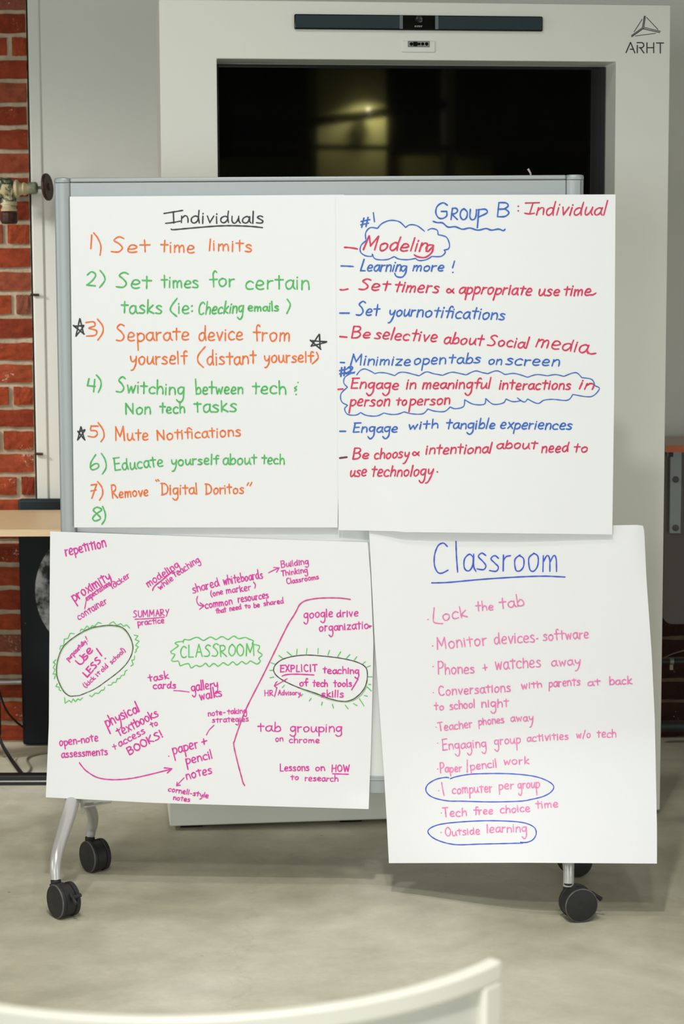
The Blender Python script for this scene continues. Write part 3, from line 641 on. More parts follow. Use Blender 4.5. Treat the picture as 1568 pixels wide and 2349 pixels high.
gp = MB().tube([at_y(192,1851,5.0), at_y(254,1839,5.02)], .0035, 8); obj('stay_rod', gp, M_steel, wbd)
dxr = at_y(1303,2033,4.765)
fr = [Vector((dxr.x + (p.x-fl_pts[-1].x)*-.6, p.y-.035, p.z)) for p in fl_pts]; fr[-1].z = dxr.z
legf2 = obj('leg', MB().tube(smooth3(fr,5), [r_f[min(int(i/5),6)] for i in range(31)], 22), M_steel, wbd)
caster(legf2, at_z(1326,2113,0)+Vector((0,.01,0)), math.radians(270+14), fr[-1].z+.006, 1, fr[-1])
rr_ = [Vector((dxr.x-.01 + (p.x-rl_pts[-1].x)*-.5, p.y-.030, p.z)) for p in rl_pts]
legr2 = obj('leg', MB().tube(smooth3(rr_,5), [r_r[min(int(i/5),5)] for i in range(26)], 22), M_steel, wbd)
caster(legr2, at_z(1317,2008,0), math.radians(270+12), rr_[-1].z+.006, False, rr_[-1])
obj('gusset', MB().prism([Vector((dxr.x+.012,4.985,.25)),Vector((dxr.x+.012,4.985,.33)),Vector((dxr.x-.07,4.985,.33)),Vector((dxr.x-.07,4.985,.29))], (0,.004,0)), M_steel, wbd)

# ------------------------------------------------------------------ the four sheets
def lerp_poly(P, t):                          # P: [(t, x, y)...] sampled side of a sheet
    for (t0,x0,y0),(t1,x1,y1) in zip(P, P[1:]):
        if t <= t1: k = (t-t0)/(t1-t0); return x0+(x1-x0)*k, y0+(y1-y0)*k
    return P[-1][1:]
class Sheet:
    def __init__(s, name, label, left, right, top, bottom, base, bulge, nx=44, ny=54):
        s.base, s.bulge = base, bulge
        s.left, s.right, s.top, s.bottom = left, right, top, bottom
        P = []
        TLx,TLy = left[0][1:]; TRx,TRy = right[0][1:]; BLx,BLy = left[-1][1:]; BRx,BRy = right[-1][1:]
        for j in range(ny+1):
            v = j/ny; lx,ly = lerp_poly(left, v); rx,ry = lerp_poly(right, v)
            for i in range(nx+1):
                u = i/nx; tx_,ty_ = lerp_poly(top, u); bx_,by_ = lerp_poly(bottom, u)
                x = (1-u)*lx+u*rx+(1-v)*tx_+v*bx_-((1-u)*(1-v)*TLx+u*(1-v)*TRx+(1-u)*v*BLx+u*v*BRx)
                y = (1-u)*ly+u*ry+(1-v)*ty_+v*by_-((1-u)*(1-v)*TLy+u*(1-v)*TRy+(1-u)*v*BLy+u*v*BRy)
                P.append((x,y))
        s.box = (min(TLx,BLx), max(TRx,BRx), min(TLy,TRy), max(BLy,BRy))
        nn = len(P); grid = [(j*(nx+1)+i, (j+1)*(nx+1)+i, (j+1)*(nx+1)+i+1, j*(nx+1)+i+1) for j in range(ny) for i in range(nx)]
        ring = [i for i in range(nx+1)] + [j*(nx+1)+nx for j in range(1,ny+1)] + [ny*(nx+1)+i for i in range(nx-1,-1,-1)] + [j*(nx+1) for j in range(ny-1,0,-1)]
        mb = MB(); mb.add([s.S(x,y) for x,y in P] + [s.S(x,y,-.0005) for x,y in P], grid + [tuple(q+nn for q in f[::-1]) for f in grid] + [(ring[k], ring[(k+1)%len(ring)], ring[(k+1)%len(ring)]+nn, ring[k]+nn) for k in range(len(ring))])
        s.root = thing(name, label, 'paper sheet', on_plane((TLx+BRx)/2, max(BLy,BRy), BP, bn, base), 0, 'large handwritten sheets on the whiteboard')
        obj('sheet', mb, M_paper, s.root)
        s.k = 0; s.dk = 0
    def uv(s, x, y): x0,x1,y0,y1 = s.box; return (x-x0)/(x1-x0), (y-y0)/(y1-y0)
    def S(s, x, y, off=0.0):
        u, v = s.uv(x, y); u = max(-.02,min(1.02,u)); v = max(-.02,min(1.02,v))
        return on_plane(x, y, BP, bn, s.base + s.bulge(u, v) + off)
def ss(a, b, x): t = max(0, min(1, (x-a)/(b-a))); return t*t*(3-2*t)
B1 = lambda u,v: .0012*math.sin(3*u+2*v)**2 + .002*ss(.85,1,v)*(1-u)
B2 = lambda u,v: .003*ss(0,.3,v)*math.sin(math.pi*u) + .016*ss(.55,1.05,v)*ss(.02,.35,u)*(1-.35*ss(.6,1,u)) + .003*ss(.5,1,v)*math.exp(-((u-.14-.2*(v-.6))/.06)**2)
B3 = lambda u,v: .0015 + .004*ss(.35,.95,v)*math.sin(math.pi*u) + .008*ss(.93,1,v)*ss(.9,1,u) + .002*math.exp(-((u-.02)/.08)**2)
B4 = lambda u,v: .001 + .185*(max(0,v-.6)/.4)**1.7*ss(-.05,.62,u) - .016*ss(.93,1.0,u)*(1-ss(0,.25,v)) + .006*ss(0,.6,v)*math.sin(math.pi*u*.9) + .003*ss(.85,1,v)
sh1 = Sheet('paper_sheet', 'white sheet titled Individuals with orange and green numbered list, upper left on the board',
    [(0,160,451),(1,170,1210)], [(0,789,446.5),(1,774,1210)], [(0,160,451),(1,789,446.5)], [(0,170,1210),(1,774,1210)], .0008, B1)
sh3 = Sheet('paper_sheet', 'white sheet of magenta notes around a green CLASSROOM cloud, lower left on the board',
    [(0,115,1219),(.45,113,1500),(.73,112,1662),(1,105,1829)], [(0,843,1244),(.14,850,1330),(.38,856,1475),(.62,853,1620),(.8,850,1730),(1,845,1856)], [(0,115,1219),(.5,480,1232),(1,843,1244)], [(0,105,1829),(.35,360,1842),(1,845,1856)], .0012, B3)
sh4 = Sheet('paper_sheet', 'white sheet titled Classroom in blue over a pink list, lower right on the board',
    [(0,846,1216),(.33,859,1468),(.74,880.5,1780),(.87,886.5,1880),(1,891.5,1980)], [(0,1474,1206),(.02,1477,1220),(.16,1482,1330),(.38,1494,1500),(.57,1501,1650),(.9,1506,1900),(1,1506,1981)], [(0,846,1216),(.9,1405,1205),(.98,1462,1204),(1,1474,1206)], [(0,891.5,1980),(.5,1200,1979),(1,1506,1981)], .0012, B4)
sh2 = Sheet('paper_sheet', 'white sheet headed Group B with blue and red marker lines, upper right on the board',
    [(0,770,447.5),(1,776,1216)], [(0,1411,446),(.6,1408,900),(1,1403.5,1226)], [(0,770,447.5),(1,1411,446)], [(0,776,1216),(.2,905,1218.5),(.27,925,1220.5),(1,1403.5,1226)], .0040, B2)

# ------------------------------------------------------------------ marker pen lettering
G = {
'a':(9,"8,8 5,10 1,7 1,2 4,0 7,3 8,9;8,10 8,3 10,0"),'b':(9,"1,19 1,0;1,5 5,10 8,7 8,2 4,0 1,2"),'c':(8.5,"8,8 5,10 1,7 1,2 4,0 8,1"),
'd':(10,"8,8 5,10 1,7 1,2 4,0 7,3 8,8;8.5,19 8,8 9,0"),'e':(9,"1,5 5,5 8,7 6,10 3,10 1,6 1,2 4,0 8,1"),'f':(7.5,"8,17 6,19 4,16 4,9 4,0;0,10 8,10"),
'g':(9,"8,8 5,10 1,8 1,3 4,1 7,4 8,9;8,10 8,2 8,-5 5,-9 2,-8 0,-6"),'h':(9,"1,19 1,0;1,5 4,10 7,9 8,5 8,0"),'i':(3,"1,10 1,0;1,14 1.2,14.8"),
'j':(4,"3,10 3,-5 1,-9 -1,-7;3,14 3.2,14.8"),'k':(8.5,"1,19 1,0;7,10 1,4|1,4 8,0"),'l':(3,"1,19 1,0"),'m':(13,"1,10 1,0;1,6 4,10 6,8 6,0;6,6 9,10 11,8 11.5,0"),
'n':(9,"1,10 1,0;1,6 4,10 7,9 8,4 8,0"),'o':(9.5,"5,10 1,7 2,1 5,0 8,3 8,8 4.5,10"),'p':(9,"1,10 1,-9;1,7 4,10 8,8 8,3 4,0 1,2"),'q':(9,"8,8 5,10 1,7 1,2 4,1 8,5;8,10 8,-9"),
'r':(7,"1,10 1,0;1,6 3,9 6.5,9.5"),'s':(8,"7,8.5 4,10 1,8 4,5.4 7,3 5,.3 0,.8"),'t':(8,"4,17 4,8 4,0;0,10.5 8,10.5"),'u':(9.5,"1,10 1,3 3,0 6,2 8,8;8,10 8,3 10,0"),
'v':(8.5,"1,10 4,0|4,0 8,10"),'w':(12,"1,10 3.2,0|3.2,0 6,8|6,8 8.5,0|8.5,0 11,10"),'x':(8.5,"1,10 8,0;8,10 1,0"),'y':(9,"1,10 2,4 5,3 8,7;8.5,10 7.5,0 4,-8 1,-9"),
'z':(9,"1,10 8,10|8,10 1,0|1,0 8,0"),
'A':(12,"1,0 6,18|6,18 11,0;3,7 9,7"),'B':(11,"1,18 1,0;1,18 7,17.5 9,14 6,10 1,9.5|1,9.5 7,9.5 10,5 7,.5 1,0"),'C':(11,"10,15 6,18 2,14 1,7 3,1 7,0 10,2"),
'D':(12,"2,18 2,0;0,18 7,17 11,11 9,3 1,0"),'E':(10,"1,18 1,0;0,18 9,18.5;1,9.5 8,10;1,0 9,.5"),'G':(13,"11,15 7,18 2,14 1,7 4,1 8,0 11,3 11,8|11,8 6,8"),
'H':(12,"1,18 1,0;10,18 10,0;1,9 10,9.5"),'I':(5,"2,18 2,0"),'L':(9,"1.5,18 1,0|1,0 8,0"),'M':(15,"1,0 2,18|2,18 7,5|7,5 12,18|12,18 13,0"),'N':(12,"1,0 1,18|1,18 10,1|10,1 10,18"),
'O':(12,"6,18 2,14 1,6 5,0 10,3 11,12 6,18"),'P':(10,"1,18 1,0;1,17 6,18 9,14 7,9.5 1,8"),'R':(11,"1,18 1,0;1,17 6,18 9,14 6,9.5 1,9|1,9 10,0"),'S':(11,"10,16 6,18 2,14 6,10 9,5 6,.5 0,1"),
'T':(10,"0,18 10,18.5;5,18 5,0"),'U':(11,"1,18 1,5 4,0 8,1 10,7 10,18"),'W':(16,"1,18 4,0|4,0 8,14|8,14 11,0|11,0 15,18"),'X':(10,"1,18 9,0;9,18 1,0"),'Y':(10,"1,18 5,9;10,19 2,-2"),'K':(11,"1,18 1,0;9,18 1,8|1,8 10,0"),
'1':(4,"2,18 2,0"),'2':(10,"1,14 5,18 9,14 6,7 1,1|1,1 9,0"),'3':(10,"1,17 7,18 8,13 3,10 9,7 8,1 1,0"),'4':(10,"2,18 1,8|1,8 9,8;8,18 8,0"),'5':(10,"9,17 2,17|2,17 2,10 7,10 9,5 6,0 0,1"),
'6':(10,"6,18 2,10 1,3 4,0 9,3 9,7 5,7 1,3"),'7':(9,"1,16 8,17|8,17 3,0;1,9 8,10"),'8':(9,"8,16 4,18 1,14 4,10 8,4 4,0 1,3 4,9 8,14 8,16"),
'(':(5,"4,21 1,12 1,5 4,-3"),')':(5,"1,21 4,13 4,5 1,-3"),'.':(3,"1,0 1.4,.6"),':':(4,"1,2 1.3,2.6;1,9 1.3,9.6"),'-':(7,"1,5 6,5.5"),'!':(4,"2,20 1.6,6;1.3,.4 1.7,1"),
',':(3,"1,1 0,-3"),'+':(9,"1,6 8,7;4,11 5,2"),'/':(8,"7,20 1,-2"),'#':(11,"3,18 2,0;8,18 7,0;0,12 11,13;0,5 10,6"),' ':(6,"")}
def catmull(P, step):
    if len(P) < 3: return P
    out = []
    for i in range(len(P)-1):
        a, b, c, d = P[max(i-1,0)], P[i], P[i+1], P[min(i+2,len(P)-1)]
        n = max(2, min(14, int(math.dist(b,c)/step)+1))
        for k in range(n):
            t = k/n; out.append(tuple(.5*((2*b[q])+(c[q]-a[q])*t+(2*a[q]-5*b[q]+4*c[q]-d[q])*t*t+(3*b[q]-a[q]-3*c[q]+d[q])*t**3) for q in (0,1)))
    out.append(P[-1]); return out
class Pen:
    """collects ribbons of ink on a sheet; frame (ox, oy, s) turns crop coordinates into photo pixels"""
    def __init__(s, sheet, col, wid, frame=(0,0,1), slant=0):
        s.sh, s.mat, s.w, s.fr, s.sl = sheet, col, wid, frame, slant; s.mb = MB(); s.gr = []; s.rnd = random.Random(sheet.root.name+str(frame)); s.h = 0
    def px(s, p): return (s.fr[0]+p[0]/s.fr[2], s.fr[1]+p[1]/s.fr[2])
    def ribbon(s, P, w=None):                 # P in photo pixels
        P = catmull(P, 3.0); w = (w or s.w)/2; s.h += 1; off = .0009 + (s.h % 12)*.00002
        m = len(P); Lf = []; Rt = []
        for i, p in enumerate(P):
            a = P[max(i-1,0)]; b = P[min(i+1,m-1)]; dx, dy = b[0]-a[0], b[1]-a[1]; l = math.hypot(dx,dy) or 1
            ww = w*(1+.12*math.sin(i*.9+s.h)) * (.82 if i in (0,m-1) and m > 2 else 1)
            Lf.append((p[0]-dy/l*ww, p[1]+dx/l*ww)); Rt.append((p[0]+dy/l*ww, p[1]-dx/l*ww))
        def capp(c, frm, sgn):
            a0 = math.atan2(frm[1]-c[1], frm[0]-c[0]); r = math.dist(c, frm); return [(c[0]+r*math.cos(a0+sgn*math.pi*k/5), c[1]+r*math.sin(a0+sgn*math.pi*k/5)) for k in range(1,5)]
        vs = [s.sh.S(x,y,off) for x,y in Lf] + [s.sh.S(x,y,off) for x,y in Rt]
        fs = [(i, i+1, m+i+1, m+i) for i in range(m-1)]
        c0 = capp(P[0], Lf[0], 1); b0 = len(vs); vs += [s.sh.S(x,y,off) for x,y in c0]; fs.append((0, *range(b0,b0+4), m))
        c1 = capp(P[-1], Rt[-1], 1); b1 = len(vs); vs += [s.sh.S(x,y,off) for x,y in c1]; fs.append((2*m-1, *range(b1,b1+4), m-1))
        s.mb.add(vs, fs)
    def L(s, *segs, w=None):                  # freehand strokes in crop coordinates
        s.mb = MB(); s.gr.append(s.mb)
        for P in segs: s.ribbon([s.px(p) for p in P], w)
        return s
    def D(s, *pts):                           # dots
        for x, y in pts: s.L([(x,y),(x+.8*s.fr[2]*.6,y-.4)])
        return s
    def T(s, text, x0, y0, x1, y1, xh, asc=None, cap=None, desc=None, sl=None):
        asc = asc or xh*1.75; cap = cap or asc; desc = desc or xh*.8; sl = s.sl if sl is None else sl
        (X0,Y0),(X1,Y1) = s.px((x0,y0)), s.px((x1,y1)); k = 1/s.fr[2]; xh, asc, cap, desc = xh*k, asc*k, cap*k, desc*k
        keep, s.mb = s.mb, MB()
        tot = sum(G[c][0]+1.7 for c in text) - 3.0; ln = math.hypot(X1-X0, Y1-Y0); sx = ln/tot; ux, uy = (X1-X0)/ln, (Y1-Y0)/ln; vx, vy = uy, -ux; cur = -1
        cur = -.6
        for ch in text:
            adv, st = G[ch]; upc = ch.isupper() or ch.isdigit() or ch in '()/!#'
            jy = s.rnd.uniform(-.05,.05)*xh; js = s.rnd.uniform(.94,1.07); jr = s.rnd.uniform(-.05,.05)
            for stroke in st.split(';'):
                if not stroke: continue
                for seg in stroke.split('|'):
                    Q = []
                    for pr in seg.split():
                        a, b = map(float, pr.split(','))
                        if upc: y = b/18*cap
                        elif b > 10.6: y = xh + (b-10)/9*(asc-xh)
                        elif b < 0: y = b/9*desc
                        else: y = b/10*xh
                        a += s.rnd.uniform(-.22,.22); y = y*js + jy + s.rnd.uniform(-.02,.02)*xh
                        X = (cur+a)*sx + (sl+jr)*y
                        Q.append((X0+ux*X+vx*y, Y0+uy*X+vy*y))
                    s.ribbon(Q)
            cur += adv + 1.7
        o = obj('handwritten_word', s.mb, s.mat, s.sh.root, smooth=False)
        if text.lower() not in ('google', 'doritos', 'chrome'): o['label'] = s.mat.name.replace('_ink','').replace('_',' ') + ' marker lettering ' + text
        s.mb = keep; return s
    def done(s, label=None, name='pen_strokes'):
        if name != 'pen_strokes':
            m = MB()
            for g in s.gr: m.add(g.v, g.f)
            s.gr = [m]
        o = None
        for g in s.gr:
            if g.v: o = obj(name, g, s.mat, s.sh.root, smooth=False)
        s.gr = []
        if o is None: return
        if name != 'pen_strokes' and label: o['label'] = label
        s.mb = MB(); return o
def ink(n, c):
    m = mat(n, c, .55); nt = m.node_tree; N = nt.nodes; L = nt.links; g = N.new('ShaderNodeNewGeometry'); x = N.new('ShaderNodeTexNoise'); x.inputs['Scale'].default_value = 130; x.inputs['Detail'].default_value = 3
    L.new(g.outputs['Position'], x.inputs['Vector']); r = N.new('ShaderNodeMapRange'); r.inputs[1].default_value = .35; r.inputs[2].default_value = .65; L.new(x.outputs['Fac'], r.inputs[0])
    mx = N.new('ShaderNodeMix'); mx.data_type = 'RGBA'; L.new(r.outputs[0], mx.inputs[0]); mx.inputs[6].default_value = tuple(c[i]*.88 for i in range(3))+(1,); mx.inputs[7].default_value = tuple(min(1,c[i]*1.05+.03) for i in range(3))+(1,); L.new(mx.outputs[2], N['Principled BSDF'].inputs['Base Color'])
    return m
K_black = ink('black_ink', srgb(38,38,42)); K_or = ink('orange_ink', srgb(240,116,34)); K_gr = ink('green_ink', srgb(76,188,92)); K_bl = ink('blue_ink', srgb(38,102,196)); K_rd = ink('red_ink', srgb(218,44,88))
K_mg = ink('magenta_ink', srgb(224,46,166)); K_pk = ink('pink_ink', srgb(242,128,188)); K_db = ink('royal_blue_ink', srgb(50,84,210)); K_lg = ink('pale_green_ink', srgb(160,200,140)); K_dr = ink('dark_red_ink', srgb(110,25,50))
K_brt = ink('bright_green_ink', srgb(88,202,88)); K_blk2 = ink("dark_grey_ink", srgb(60,52,55)); K_mg2 = ink('deep_pink_ink', srgb(216,70,150))
# --- sheet 1
A1 = (160,460,2.529); A2 = (160,720,2.529); A3 = (160,950,2.529)
p = Pen(sh1, K_black, 3.0, A1)
p.L([(545,75),(600,66),(655,57)],[(600,68),(603,130)],[(555,132),(600,127),(640,119)]).T("ndividuals",645,130,1122,130,40)
p.L([(587,165),(600,169),(700,160),(850,148),(950,146),(1050,150),(1117,157)]); p.done('black title lettering with an underline')
p = Pen(sh1, K_or, 3.2, A1); p.L([(127,200),(122,278)],[(138,187),(163,220),(180,265),(175,317)]).T("Set",245,303,460,299,40,82,92).T("time",530,300,722,303,42,78).T("limits",808,290,1055,297,42,68); p.done('orange line one')
p = Pen(sh1, K_gr, 3.4, A1); p.T("2",97,497,150,497,40,cap=84).L([(175,405),(198,435),(202,465),(172,505)]).T("Set",272,503,468,512,45,80,85).T("times",533,505,745,505,42,76).T("for",815,503,955,495,45,95).T("certain",1020,515,1388,515,50,82); p.done('green line two')
p = Pen(sh1, K_gr, 3.4, A1); p.T("tasks",300,655,533,655,45,76).L([(622,567),(590,610),(585,640),(620,672)]).T("ie:",630,655,720,653,42).T("Checking",745,660,1003,650,38,68,75,38,.2).T("emails",1035,640,1210,640,28,52).L([(1260,572),(1278,605),(1258,655)]); p.done('green line in brackets')
p = Pen(sh1, K_black, 3.0, A2)
def star(p, P, dx=3): 
    Q = P + P[:1]
    p.L(*[[q, ((q[0]+r[0])/2+.6, (q[1]+r[1])/2), r] for q, r in zip(Q, Q[1:])], *[[(q[0]+dx, q[1]+dx*.7), (r[0]-dx*.4, r[1]-dx)] for q, r in list(zip(Q, Q[1:]))[:3]])
star(p, [(57,27),(80,115),(22,70),(82,70),(35,130)]); p.done('black star drawn before line three', 'star_mark')
star(p, [(1445,118),(1452,203),(1395,155),(1490,163),(1398,188)]); p.done('black star drawn above the bracket', 'star_mark')
p.fr = A3; star(p, [(63,73),(85,148),(47,102),(88,93),(45,150)]); p.done('black star drawn before line five', 'star_mark')
p = Pen(sh1, K_or, 3.3, A2); p.T("3",92,130,157,130,40,cap=86).L([(160,30),(190,70),(190,110),(162,152)]).T("Separate",272,160,690,152,47,75,98,50).T("device",750,155,1003,150,45,82).T("from",1068,155,1275,157,47,88); p.done('orange line three')
p = Pen(sh1, K_or, 3.3, A2); p.T("yourself",352,292,675,290,46,75,desc=38).L([(785,190),(745,240),(745,280),(775,310)]).T("distant",797,297,1078,290,45,80).T("yourself",1128,282,1408,280,40,66,desc=28).L([(1430,222),(1440,255),(1405,290)]); p.done('orange line in brackets')
p = Pen(sh1, K_gr, 3.4, A2); p.T("4",98,450,145,455,40,cap=76).L([(153,353),(178,385),(180,420),(165,455)]).T("Switching",272,455,660,470,42,78,90,42).T("between",732,467,1003,462,38,85).T("tech",1062,462,1252,465,43,78).L([(1316,420),(1303,430),(1315,440),(1303,448)]).D((1322,398),(1311,467)); p.done('green line four')
p = Pen(sh1, K_gr, 3.4, A2); p.T("Non",325,583,468,583,40,cap=64).T("tech",525,575,667,575,35,66).T("tasks",725,570,965,568,46,62); p.done('green line under four')
p = Pen(sh1, K_or, 3.2, A3); p.T("5",110,133,160,135,40,cap=64).L([(163,48),(192,90),(198,130),(180,160)]).T("Mute",265,155,455,148,38,66,82).T("Notifications",508,150,990,128,37,62,56); p.done('orange line five')
p = Pen(sh1, K_gr, 3.2, A3); p.T("6",115,325,165,325,40,cap=84).L([(183,228),(205,265),(210,310),(188,348)]).T("Educate",262,328,540,303,38,60,72).T("yourself",590,298,860,290,34,55,desc=30).T("about",890,293,1082,290,36,60).T("tech",1115,288,1243,290,34,60); p.done('green line six')
p = Pen(sh1, K_or, 3.1, A3); p.T("7",118,490,152,490,40,cap=82).L([(160,390),(186,425),(190,465),(172,500)]).T("Remove",248,488,455,472,32,cap=74).L([(498,382),(505,390)],[(509,378),(517,387)]).T("Digital",530,468,740,462,36,60,66).T("Doritos",787,465,1008,460,34,58,58).L([(1036,397),(1028,413)],[(1055,396),(1045,415)]); p.done('orange line seven')
p = Pen(sh1, K_gr, 3.3, A3); p.T("8",127,620,178,622,40,cap=76).L([(190,535),(205,575),(204,610),(185,640)]); p.done('green numeral eight')
# --- sheet 2
B1_ = (770,440,2.412); B2_ = (770,690,2.412); B3_ = (770,930,2.412)
p = Pen(sh2, K_bl, 3.4, B1_, .08)
p.T("G",545,148,618,148,40,cap=92).T("ROU",635,152,775,152,40,cap=60).L([(790,98),(782,198)],[(785,100),(825,96),(836,115),(788,140)]).T("B",890,137,955,137,40,cap=76)
p.L([(537,163),(560,170),(590,172),(620,195),(660,193),(700,207),(740,200),(785,212),(830,203),(860,212),(900,206),(925,215),(935,207)]); p.done('blue title with a wavy underline')
p = Pen(sh2, K_rd, 3.3, B1_, .25); p.D((1008,80),(1008,105)).L([(1048,62),(1125,60)],[(1090,62),(1072,118)],[(1043,118),(1070,122),(1098,118)]).T("ndividual",1108,128,1488,128,42,75); p.done('red title word')
p = Pen(sh2, K_bl, 3.2, B1_, .08); p.T("#",137,197,180,190,40,cap=50,sl=.3).L([(207,115),(213,165)])
p.L([(165,262),(165,225),(190,198),(230,202)],[(230,202),(255,175),(300,158),(350,165),(385,197)],[(385,197),(410,182),(450,188),(490,218)],[(508,212),(530,203),(560,212),(565,237)],[(565,237),(610,250),(628,290),(622,315),(597,322)],
    [(597,322),(605,335),(580,357),(530,357)],[(530,357),(500,375),(460,380),(440,368)],[(440,368),(400,375),(350,372),(322,358)],[(322,358),(280,375),(220,372),(200,345)],[(205,348),(195,357),(160,352),(135,330),(140,295),(175,263)],w=2.6); p.done('blue number mark and cloud outline')
p = Pen(sh2, K_rd, 3.8, B1_, .3); p.L([(47,307),(80,309),(120,316)]).T("Modelin",150,320,500,330,42,72,80).L([(540,296),(515,294),(498,312),(508,330),(538,300)],[(540,298),(530,335),(495,362),(455,360),(433,348)]); p.done('red word in the cloud')
p = Pen(sh2, K_bl, 3.3, B1_, .25); p.L([(28,410),(60,411),(97,413)]).T("Learnin",135,437,355,440,34,62,66).L([(392,412),(372,410),(360,425),(372,440),(390,418)],[(392,415),(385,450),(365,472),(335,468),(325,450)]).T("more",425,438,592,438,30).L([(656,383),(645,420)]).D((646,446)); p.done('blue line with an exclamation mark')
def alpha(p, x, y, s=1): p.L([(x+40*s,y-24*s),(x+28*s,y-10*s),(x+12*s,y-1*s),(x,y-10*s),(x+12*s,y-24*s),(x+28*s,y-12*s),(x+40*s,y)])
p = Pen(sh2, K_rd, 3.6, B1_, .25); p.L([(23,541),(40,543),(67,537)]).T("Set",127,542,290,545,35,58,64).T("timers",322,552,565,560,36,60); alpha(p,612,560); p.T("appropriate",680,562,1078,572,36,55,desc=32).T("use",1120,574,1232,573,34).T("time",1258,575,1405,572,35,58).L([(1405,570),(1420,570),(1438,560)]); p.done('red line')
p = Pen(sh2, K_bl, 3.4, B2_, .2); p.L([(22,68),(73,68)]).T("Set",112,82,235,82,35,70,80).T("your",293,85,435,85,35,desc=38).T("notifications",447,87,930,107,37,65); p.done('blue line')
p = Pen(sh2, K_rd, 3.5, B2_, .2); p.L([(22,198),(60,201)]).T("Be",85,205,187,207,28,cap=64).T("selective",215,210,555,226,36,66).T("about",597,235,808,247,35,64).T("Social",840,248,1058,262,34,60,60).T("media",1105,253,1385,292,44,66).L([(1385,270),(1405,293),(1438,290)]); p.done('red line')
p = Pen(sh2, K_bl, 3.2, B2_, .2); p.L([(25,341),(47,342)]).T("Minimize",80,355,410,357,32,55,60).T("open",430,352,605,348,33,desc=34).T("tabs",625,347,795,345,32,55).T("on",842,350,915,352,30).T("screen",940,352,1232,362,33); p.done('blue line')
p = Pen(sh2, K_bl, 3.6, B2_, .2); p.T("#",22,418,56,413,40,cap=46).T("2",58,403,92,400,40,cap=34).L([(66,372),(80,370),(80,402)],[(55,402),(100,398)]); p.done('blue number mark')
SC = [[(115,410),(135,385),(160,377),(190,388),(215,403)],[(215,403),(240,397),(280,400),(325,414)],[(325,414),(350,397),(385,396),(430,407),(460,415)],[(460,415),(500,393),(540,403),(590,412)],[(590,412),(640,395),(690,403),(720,410)],
 [(720,410),(770,388),(810,397),(840,403)],[(840,403),(890,387),(935,408)],[(935,408),(990,402),(1060,423)],[(1060,423),(1110,408),(1170,415)],[(1170,415),(1215,408),(1260,418)],[(1260,418),(1325,397),(1360,425)],[(1360,425),(1415,435),(1433,470)],
 [(1433,470),(1457,487),(1410,530),(1310,518)],[(1310,518),(1280,550),(1200,545),(1150,550),(1115,568),(1060,543)],[(1060,543),(1040,560),(1003,537)],[(1020,553),(980,558),(940,543)],[(940,543),(925,565),(870,572),(828,540)],[(828,540),(820,572),(760,572),(712,547)],
 [(712,547),(705,585),(660,597),(632,587)],[(632,587),(600,612),(545,610),(508,598)],[(508,598),(480,625),(420,625),(378,614)],[(378,614),(340,627),(300,628),(265,620)],[(265,620),(225,637),(170,634),(137,618)],[(137,618),(110,632),(65,628),(48,598),(65,578)],
 [(65,578),(32,558),(28,515),(64,478)],[(64,478),(44,455),(48,425),(75,405),(105,393)]]
p = Pen(sh2, K_bl, 2.3, B2_); p.L(*SC); p.done('blue scalloped cloud outline', 'cloud_outline')
p = Pen(sh2, K_rd, 3.5, B2_, .2); p.L([(12,490),(38,488)]).T("Engage",83,484,343,490,32,cap=55,desc=36).T("in",390,488,440,486,33).T("meaningful",478,488,850,483,32,58,desc=36).T("interactions",903,490,1295,490,32,55).T("in",1345,487,1420,490,32,sl=.35); p.done('red line')
p = Pen(sh2, K_rd, 3.5, B2_, .2); p.T("person",78,582,293,581,34,desc=38).T("to",333,578,390,576,28,46).T("person",408,578,628,572,33,desc=36); p.done('red line')
p = Pen(sh2, K_bl, 3.3, B3_, .2); p.L([(22,143),(53,143)]).T("Engage",95,147,338,148,28,cap=52,desc=36).T("with",400,132,563,126,25,48).T("tangible",610,130,878,127,30,55,desc=30).T("experiences",908,127,1300,134,32,desc=26); p.done('blue line')
p = Pen(sh2, K_dr, 3.8, B3_); p.L([(22,291),(60,286)]); p.done('dark red dash', 'dash')
p = Pen(sh2, K_rd, 3.4, B3_, .2); p.T("Be",93,296,180,292,28,cap=62).T("choosy",212,295,400,288,32,55,desc=32); alpha(p,424,278,.9); p.T("intentional",498,270,855,263,32,56).T("about",890,238,1108,240,30,44).T("need",1137,261,1282,256,32,50).T("to",1315,259,1388,258,27,50); p.done('red line')
p = Pen(sh2, K_rd, 3.4, B3_, .2); p.T("use",78,393,165,391,34).T("technology",195,394,530,389,35,58,desc=38).D((560,368)); p.done('red line')
# --- sheet 3
C1_ = (100,1210,4.126); C2_ = (420,1250,3.484); C3_ = (100,1410,4.126); C4_ = (480,1470,3.92); C5_ = (100,1600,3.92); C6_ = (440,1600,3.733)
p = Pen(sh3, K_mg, 3.0, C1_)
p.T("repetition",212,272,592,180,58,82,desc=36); p.done('magenta word')
p.T("proximity",293,700,640,490,58,82,desc=48); p.w = 2.2; p.T("expectations",410,693,640,540,30,45,desc=22).L([(650,512),(668,512),(683,522)]).T("locker",655,578,820,470,36,52).T("container",335,875,603,712,40,58).L([(402,690),(397,725),(388,773)]); p.done('magenta words on a slant')
p.w = 2.5; p.T("modeling",992,565,1285,372,46,68,desc=42).L([(1030,595),(1050,555),(1130,490),(1230,407)],w=2.9); p.w = 2.2; p.T("while",1102,592,1230,495,34,50).T("teaching",1243,475,1480,325,40,60,desc=34); p.done('magenta words on a slant')
p.T("SUMMARY",850,850,1185,832,33,cap=58).L([(862,868),(1000,862),(1145,848)]).T("practice",893,927,1140,903,32,48,desc=22); p.done('magenta words')
